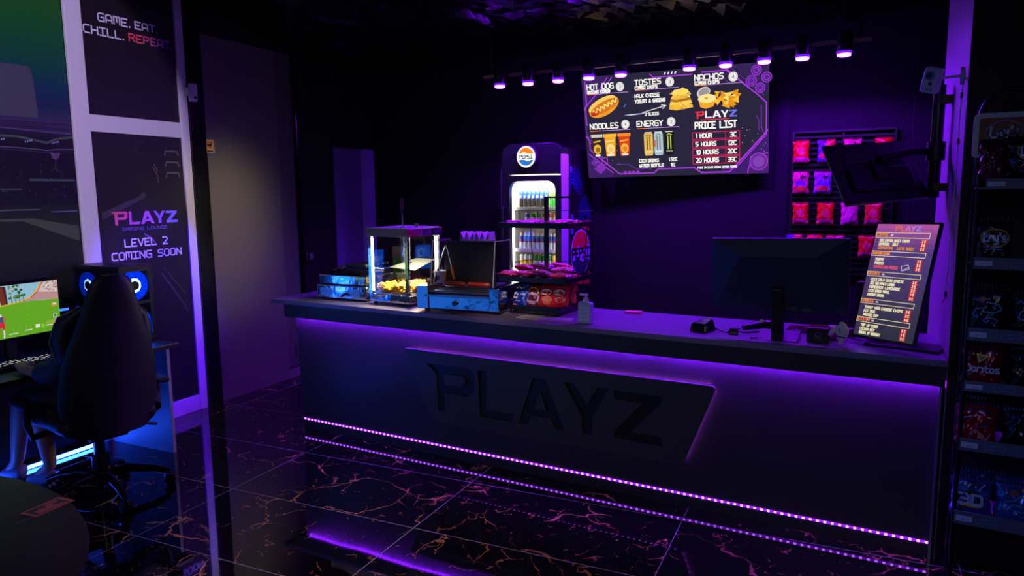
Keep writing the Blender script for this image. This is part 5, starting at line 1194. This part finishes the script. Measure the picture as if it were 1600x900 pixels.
# back turned monitor
dm = thing('counter_monitor', 'wide dark monitor seen from its faceted back on the counter', 'monitor', (-.60,3.76,1.26))
dm.rotation_euler = (Matrix.Rotation(R(1.7),4,'Z') @ Matrix.Rotation(R(8),4,'X') @ Matrix.Rotation(R(-1.1),4,'Y')).to_euler()
w_, h_ = .3225, .191; BM = mat('monitor_back', (44,46,74), 0.38)
TL_, TR_, BR_, BL_ = (-w_,0,h_), (w_,0,h_), (w_,0,-h_), (-w_,0,-h_); A_, B_ = (-.178,-.045,.107), (.178,-.045,.107); Ml, Mr = (-.230,-.0289,.0), (.230,-.0289,.0)
b = MB(); b.add([TL_,TR_,BR_,BL_,A_,B_,Ml,Mr],[(0,4,5,1),(0,6,4),(0,3,6),(1,5,7),(1,7,2),(4,6,3,2,7,5)]); b.build('back_shell', BM, dm, norm=False)
MB().box(-w_,w_,.0,.014,-h_,h_).build('bezel', mat('bezel_grey', (96,92,100), 0.35), dm, bevel=0.002)
MB().box(-w_+.008,w_-.008,.014,.015,-h_+.012,h_-.008).build('screen', mat('dark_screen', (10,10,14), 0.12), dm)
for q in ((.035,.05,-.012,-.003,-.172,-.152),(.06,.085,-.012,-.003,-.172,-.154),(.11,.155,-.012,-.003,-.174,-.160)): MB().box(*q).build('port_panel', mat('port_grey', (92,92,110), .4), dm)
ds = MB().box(-.028,.028,-.075,-.01,-.312,-.05).build('stand_post', PLAST, dm, bevel=0.004)
MB().box(-.10,.10,-.09,.09,-.322,-.310).build('stand_foot', PLAST, dm, bevel=0.003)
dm.location = (-.60,3.76,1.268)
# portrait menu screen
ps = thing('portrait_screen', 'portrait screen leaning back on the counter with violet price menu', 'screen', (-.09,3.82,1.26))
Mx = Matrix.Rotation(R(-37.2),4,'Z') @ Matrix.Rotation(R(-15.5),4,'X') @ Matrix.Rotation(R(-1.7),4,'Y'); ps.rotation_euler = Mx.to_euler()
MB().box(-.1675,.1675,.002,.022,-.2885,.2885).build('bezel', GLOSSB, ps, bevel=0.002)
MB().box(-.12,.12,.022,.04,-.2,.12).build('rear_hump', PLAST, ps, bevel=0.01)
P = Pict(); n = 24
for k in range(n):
    t_ = k/(n-1); c = mix((52,54,70),(92,66,140),min(1,t_*1.3)) if t_ < .77 else mix((92,66,140),(186,92,176),(t_-.77)/.23)
    P.rect(0,90*k/n,50,90*(k+1)/n,c,0)
LC = {'P':(246,120,60),'L':(238,120,130),'A':(226,130,200),'Y':(196,140,240),'Z':(176,150,250)}
pict_logo(P,15,84.6,22,4.2,LC,(186,92,176)); P.line([(20,83.9),(31,84)],.5,(240,110,110),3)
CR = (250,240,196); YO = (236,150,50)
def sec(y0, y1, head, items):
    P.frame(.4,y0,44.8,y1,.45,(244,232,180)); P.rect(.8,y0+.4,11.5,y1-.4,(128,56,110),1); P.text(head,1.2,y0+1.1,2.2,.55,(250,150,80),width=10 if len(head)<9 else 15); P.rect(13.2,y0+1.1,15.4,y1-1.1,(226,200,236),2)
    for yy, tx, wd, pc_, col in items:
        P.text(tx,4.9,yy,1.75,.62,col,width=wd); P.rect(1.2,yy,3.4,yy+1.7,(90,50,110),1)
        P.rect(38.8,yy-.6,43.6,yy+2.2,(226,30,64),2); P.text(pc_,39.8,yy,1.7,.5,CR,width=2.8)
sec(79.2,83.1,'COFFEE',((75.9,'ICE COFFEE SWEET CREAM',24.6,'2 E',CR),(73,'ESPRESSO / DBLE',16,'2 E',CR),(69.9,'CAPPUCCINO / LATTE SWEET',29.6,'3 E',YO)))
sec(64.4,68,'ICED AND COFFEE',((60.6,'FRAPPE',7,'2 E',CR),(57.6,'FREDO',7.4,'3 E',CR),(54.6,'CAPPUCCINO FREDDO',20,'3 E',(236,90,120))))
sec(48,51.5,'DRINKS',((44.4,'COCA COLA ZERO SPRITE',27.4,'2 E',CR),(41.4,'ICE TEA PEACH LEMON',20.4,'2 E',CR),(38.4,'HOMEMADE LEMONADE',25.8,'3 E',CR),(35.4,'COLD WATER SMALL',18,'1 E',CR),(32.2,'ENERGY DRINK',14,'3 E',CR)))
sec(26,29.4,'SNACKS',((22,'TOAST HAM CHEESE CHIPS',32,'3 E',CR),(19,'HOT DOG',9.4,'3 E',CR),(16,'NACHOS DIP',13,'4 E',CR)))
sec(11,14.6,'EXTRA',((7.6,'TOP UP CARD',14.6,'5 E',CR),(4.6,'LOCKER KEY',12.6,'1 E',CR),(1.6,'RENTAL OF HEADSET',18,'3 E',CR)))
P.line([(29,53.6),(27.6,57),(33,58.4),(34.6,55.4),(29,53.6),(33.6,56.6)],.5,(210,200,226),3)
P.build('screen', attr_emit('menu_picture_dim', 0.8), ps, (-.16,.0015,-.277), (.32/50,0,0), (0,0,.555/90), (0,-1,0), eps=.0002)
psb = MB().box(-.16,.16,-.09,.09,0,.012).build('stand_plate', PLAST, None, bevel=0.002); psb.name = 'screen_stand'
ss = thing('screen_stand', 'flat dark stand plate under the portrait screen', 'stand', (-.03,3.86,T), R(-12)); psb.parent = ss; psb.name = 'base_plate'
MB().box(-.03,.03,.03,.05,.012,.20).build('upright', PLAST, ss, bevel=0.003)
# ------------------------------------------------------------------ pillar things
po = thing('monitor_pole', 'short black vertical pole fixed to the pillar with a swing arm', 'bracket', (.047,4.15,0))
MB().cyl((0,0,1.65),(0,0,2.19),.028,20).build('pole', GLOSSB, po, smooth=True)
for z in (1.70,2.12): MB().box(0,.056,-.03,.03,z-.02,z+.02).build('wall_clamp', DARKM, po)
MB().cyl((0,0,1.83),(0,0,1.92),.042,20).build('arm_collar', PLAST, po, smooth=True)
MB().tube([(-.03,0,1.875),(-.12,-.06,1.87),(-.235,-.215,1.835)],.018,10).build('swing_arm', PLAST, po, smooth=True)
hm = thing('hanging_monitor', 'black monitor tilted on a swing arm before the crisp rack', 'monitor', (-.19,3.95,1.78))
hm.rotation_euler = (Matrix.Rotation(R(49.8),4,'Z') @ Matrix.Rotation(R(-27.5),4,'X') @ Matrix.Rotation(R(-4),4,'Y')).to_euler()
MB().box(-.268,.268,.004,.016,-.158,.158).build('back_panel', PLAST, hm, bevel=0.003)
MB().box(-.27,.27,.016,.022,-.16,.16).build('bezel', mat('bezel_light', (140,136,140), 0.35), hm)
MB().box(-.262,.262,.022,.023,-.15,.152).build('screen', MATS['dark_screen'], hm)
MB().box(-.2,.2,-.012,.004,-.10,.02).build('rear_hump', PLAST, hm, bevel=0.01)
MB().box(-.05,.05,-.026,-.012,-.05,.05).build('mount_plate', DARKM, hm)
for q in ((-.18,-.03,-.0,.004,.05,.10),(.04,.19,-.0,.004,.05,.10),(.08,.16,-.0135,-.012,-.08,-.06)): MB().box(*q).build('vent_panel', CHARC, hm)
sc = thing('security_camera', 'white cube security camera on an arm high on the pillar', 'camera', (.128,3.815,2.184))
MB().cyl((.006,0,0),(-.012,0,0),.038,24).build('wall_plate', WHITE, sc, smooth=True)
MB().cyl((-.012,0,0),(-.075,-.01,-.004),.007,10).build('arm', WHITE, sc, smooth=True)
Mc = Matrix.Translation((-.118,-.02,-.012)) @ Matrix.Rotation(R(-18),4,'Z') @ Matrix.Rotation(R(16),4,'Y') @ Matrix.Rotation(R(14),4,'X')
MB().box(-.036,.036,-.022,.024,-.055,.055,0,Mc).build('body', WHITE, sc, bevel=0.009, seg=3)
MB().cyl(Mc @ Vector((-.004,-.021,.022)), Mc @ Vector((-.004,-.026,.022)),.021,20).build('lens_ring', mat('camera_ring', (150,140,190), .3), sc, smooth=True)
MB().cyl(Mc @ Vector((-.006,-.025,.022)), Mc @ Vector((-.006,-.028,.022)),.013,18).build('lens', GLOSSB, sc, smooth=True)
MB().cyl(Mc @ Vector((.004,-.021,-.012)), Mc @ Vector((.004,-.025,-.012)),.008,14).build('sensor', GLOSSB, sc)
MB().box(-.012,.02,-.0235,-.022,-.045,-.03,0,Mc).build('badge', mat('badge_grey', (170,176,200), .4), sc)
def pil(t_, z, off=.004): return Vector((.145 - .0833*t_ - off, 3.66 + t_, z))
cc = thing('camera_cable', 'white cable clipped down the pillar from the security camera', 'cable', (0,0,0))
MB().tube([pil(.14,2.14),pil(.17,2.0),pil(.155,1.88),pil(.16,1.72),pil(.19,1.55),pil(.20,1.42),pil(.17,1.36),pil(.22,1.28),pil(.21,1.20),pil(.33,1.15)],.0035,8).build('wire', WHITE, cc, smooth=True)
for t_, z in ((.155,2.10),(.158,1.90),(.21,1.21)): q = pil(t_,z,.0); MB().box(q.x-.010,q.x+.001,q.y-.03,q.y+.03,q.z-.010,q.z+.010).build('clip', PLAST, cc)
# ------------------------------------------------------------------ crisp rack on the back wall
cr = thing('wall_crisp_rack', 'black slatted crisp rack on the back wall right of the screen', 'rack', (0,6.0,0))
b = MB(); MB().box(-.895,-.88,0,.045,1.02,2.13).build('side_rail', WIRE, cr); MB().box(-.195,-.18,0,.045,1.02,2.13).build('side_rail', WIRE, cr); MB().box(-.545,-.53,.02,.045,1.02,2.13).build('side_rail', WIRE, cr)
for k in range(27): MB().box(-.88,-.195,.005,.02,1.04+.0415*k,1.058+.0415*k).build('slat', WIRE, cr)
reds = [(232,20,20),(240,60,140),(226,30,60),(210,40,50)]
rows = [(2.065,[(-.823,'red'),(-.647,'blue and red'),(-.469,'pink'),(-.261,'red')],'top row'),(1.83,[(-.818,'pink'),(-.663,'violet')],'second row'),(1.595,[(-.808,'red'),(-.634,'scarlet'),(-.465,'rose'),(-.305,'crimson')],'third row'),(1.352,[(-.845,'blue'),(-.70,'bright red'),(-.555,'red and pink'),(-.334,'red')],'lowest row')]
sd_ = 100; places = ('first','second','third','fourth')
for zt, items, rn in rows:
    for k, (x, cn) in enumerate(items):
        sd_ += 1; c = {'red':(240,22,20),'blue and red':(90,60,230),'pink':(240,70,120),'violet':(170,80,220),'scarlet':(250,40,16),'rose':(240,80,150),'crimson':(236,26,36),'blue':(60,50,230),'bright red':(255,26,14),'red and pink':(246,50,90)}[cn]
        pat = [(0,-.75,1.0,.25,mix(c,(240,120,220),.6)),(.05,.05,.55,.4,mix(c,(255,160,190),.45))]
        if 'blue' in cn: pat = [(.5,.6,.6,.5,(240,50,50)),(-.3,-.4,.5,.4,(230,60,90)),(0,0,.3,.3,(180,110,250))]
        if cn in ('pink','violet'): pat = [(0,-.1,.7,.35,(120,60,220)),(0,-.55,.8,.25,(246,120,50)),(.3,.5,.3,.2,(60,20,60))]
        hook = MB().tube([(x,.005,zt-.02),(x,-.075,zt-.018),(x,-.082,zt-.01)],.002,5).build('hook', STEEL, cr)
        bag('crisp_packet', f'{cn} crisp packet hanging {places[k]} in the {rn} of the wall rack', 'crisps', (x,5.965,zt-.165), .122,.158,.04, cf(c,*pat), sd_, rot=(R(4),0,R(random.uniform(-6,10))), group='crisp packets on the wall rack', nx=12, ny=16)
# ------------------------------------------------------------------ branded snack stand on the right
sn = thing('snack_stand', 'tall dark shelf stand of crisp packets with lit blue shelf edges at right', 'display stand', (0,3.3,0))
X0, X1 = .188, .74
for x in (X0, X1):
    for y in (.02,.29): MB().cyl((x,y,0),(x,y,1.96 if y > .1 else 1.75),.009,10).build('post', DARKM, sn, smooth=True)
MB().tube([(X0,.20,1.7),(X0,.20,2.0),(X0+.02,.20,2.05),(X0+.07,.20,2.08),(X1-.07,.20,2.08),(X1-.02,.20,2.05),(X1,.20,2.0),(X1,.20,1.7)],.008,8).build('top_arch', DARKM, sn, smooth=True)
LIP = mat('shelf_lip_grey', (112,112,128), 0.4); TAGM = mat('price_tag_white', (226,232,240), 0.4)
SZ = [(1.73,.04),(1.43,.045),(1.153,.05),(.94,.042),(.705,.05),(.40,.055)]
for k, (z, hl) in enumerate(SZ):
    xl = X0 + (.022 if k == 0 else .0)
    sh = MB().box(X0,X1,.0,.30,z-hl,z-hl+.006).box(xl,X1,-.006,.0,z-hl,z).build('shelf', LIP, sn, bevel=0.001)
    tgp = MB().box(xl+.006,xl+.062,-.009,-.006,z-hl*.72,z-hl*.3).build('price_tag', TAGM, sh)
    P = Pict(); P.text('-- -',.020,.004,.008,.002,(30,30,40),lay=1,width=.02)
    P.build('price', attr_mat('tag_print', .4), sh, (xl+.006,-.0092,z-hl*.72), (1,0,0), (0,0,1), (0,-1,0), eps=.0003)
    if k in (1,2,4,5,3):
        P = Pict(); cx = .335 - .012*k + .02; q = [(cx-.035,-.004),(cx-.033,.006),(cx-.02,.008),(cx-.01,.004),(cx+.01,.010),(cx+.03,.009),(cx+.036,0),(cx+.03,-.008),(cx+.005,-.004),(cx-.015,-.011),(cx-.028,-.011),(cx-.035,-.004)]
        P.line(q,.0022,(150,160,200),1); P.build('outline_mark', MATS['tag_print'], sh, (0,-.0063,z-hl*.5), (1,0,0), (0,0,1), (0,-1,0), eps=.0003)
hb = rounded([(.165,1.815),(.70,1.815),(.70,1.99),(.165,1.99)],.022)
MB().prism(hb,(0,.185,0),(1,0,0),(0,0,1),(0,.012,0)).build('header_frame', WHITE, sn)
P = Pict(); P.poly(rounded([(.185,1.835),(.68,1.835),(.68,1.97),(.185,1.97)],.008),(150,70,36),1)
P.poly(ell(.268,1.912,.060,.046,36,rot=.12),(86,30,22),2); P.line(ell(.268,1.912,.060,.046,36,rot=.12)+[ell(.268,1.912,.060,.046,36,rot=.12)[0]],.005,(190,200,226),3)
P.poly(ell(.268,1.93,.050,.022,24,rot=.1),(150,84,30),3)
P.text("Lay's",.222,1.893,.042,.0085,(232,236,246),lay=4,width=.092,slant=.12)
P.rect(.19,1.848,.205,1.852,(230,210,190),2)
P.build('header_print', attr_mat('header_print', .45), sn, (0,.1848,0), (1,0,0), (0,0,1), (0,-1,0), eps=.0005)
def lays(P):
    P.poly(ell(.008,.10,.046,.034,28),(120,70,24),1); P.line(ell(.008,.10,.046,.034,28)+[(.054,.10)],.004,(226,190,90),2); P.text("Lay's",-.028,.086,.032,.007,(226,236,250),lay=3,width=.070)
    P.text('---',-.02,.045,.020,.004,(120,170,230),lay=2,width=.05); P.line([(-.03,.066),(.0,.06),(.034,.066)],.003,(150,190,240),2)
def doritos(P):
    P.poly([(-.022,.135),(.024,.128),(-.012,.098)],(230,180,60),1); P.poly([(-.014,.128),(.012,.124),(-.008,.106)],(60,10,30),2); P.text('Doritos',-.055,.062,.026,.006,(236,226,240),lay=2,width=.112)
def threed(P):
    P.poly(ell(.0,.082,.052,.036,28),(12,12,26),1); P.text('3D',-.040,.064,.038,.010,(210,216,240),lay=2,width=.078); P.poly([(.028,.12),(.058,.124),(.052,.05)],(60,90,190),1)
    P.poly([(-.05,.01),(-.06,.06),(-.03,.045),(-.02,.012)],(20,22,40),1); P.poly(ell(-.026,.125,.018,.012,16),(60,110,190),2)
def swirl(P):
    P.line([(-.045,.075),(-.035,.10),(-.005,.105),(.01,.125),(.04,.12),(.05,.10),(.02,.085),(-.01,.09),(-.03,.066),(-.045,.075)],.005,(110,170,200),1); P.poly(ell(-.01,.135,.02,.012,16),(170,50,50),1); P.rect(.018,.14,.034,.155,(220,180,120),2); P.line(ell(.015,.055,.022,.010,16,0,300),.004,(90,160,220),1)
    P.line([(-.05,.13),(-.04,.14),(-.03,.13)],.004,(90,150,230),1)
def redswirl(P):
    P.line([(-.04,.11),(.0,.125),(.05,.12)],.004,(190,200,240),1); P.poly([(-.02,.05),(.0,.07),(.03,.05),(.04,.03),(.0,.035)],(240,150,120),1); P.poly(ell(.03,.09,.02,.012,14),(110,40,90),1); P.line([(.02,.015),(.04,.03),(.05,.055)],.006,(250,120,200),2)
SB = [('maroon foil crisp packet at the left end of the top shelf',.235,1.725,(110,20,44),None,.10,.15,2),
 ('black crisp packet with gold ringed lettering on the top shelf',.345,1.725,(22,20,28),lays,.14,.155,2),
 ('dark crisp packet with brown oval lettering alone on the second shelf',.250,1.40,(30,26,34),lays,.13,.165,1),
 ('dark crisp packet with swirling outline print on the third shelf',.248,1.12,(34,34,50),swirl,.14,.175,1),
 ('dark crisp packet with pale rings, right of the swirl packet on third shelf',.395,1.12,(26,26,38),swirl,.13,.165,1),
 ('red crisp packet with white lettering on the fourth shelf',.248,.905,(150,16,26),doritos,.145,.17,1),
 ('dark packet right of the red lettered packet on the fourth shelf',.40,.905,(30,26,36),None,.13,.16,1),
 ('red crisp packet with pink streaks on the fifth shelf',.242,.662,(190,24,40),redswirl,.145,.165,1),
 ('dark packet right of the pink streaked packet on the fifth shelf',.395,.662,(34,18,28),None,.13,.16,1),
 ('blue and black packet marked 3D on the lowest shelf',.245,.352,(70,86,160),threed,.15,.165,1),
 ('blue packet at the right of the lowest shelf',.395,.352,(60,110,190),swirl,.14,.165,1)]
for k, (lb,x,z,c,em,w_,h_,_n) in enumerate(SB):
    bag('crisp_packet', lb, 'crisps', (x,3.365 if k else 3.40,z), w_,h_,.06, cf(c,(0,.75,1,.15,mix(c,(80,70,90),.5))), 200+k, rot=(R(-7),0,R((-9,4,-5,-3,5,-4,3,-6,4,-3,5)[k])), group='crisp packets on the stand', m=DFOIL, emblem=em, seal=mat('dark_seal', (60,50,70), .25, metal=.6))
    if k not in (0,): 
        bag('crisp_packet', 'packet tucked behind ' + lb.replace('crisp packet','one').replace('packet','one'), 'crisps', (x+.006,3.445 if k else 3.46,z), w_,h_*1.03,.05, cf(mix(c,(20,20,26),.4)), 230+k, rot=(R(-5),0,R(3)), group='rear crisp packets on the stand', m=DFOIL, seal=MATS['dark_seal'], nx=10, ny=12)
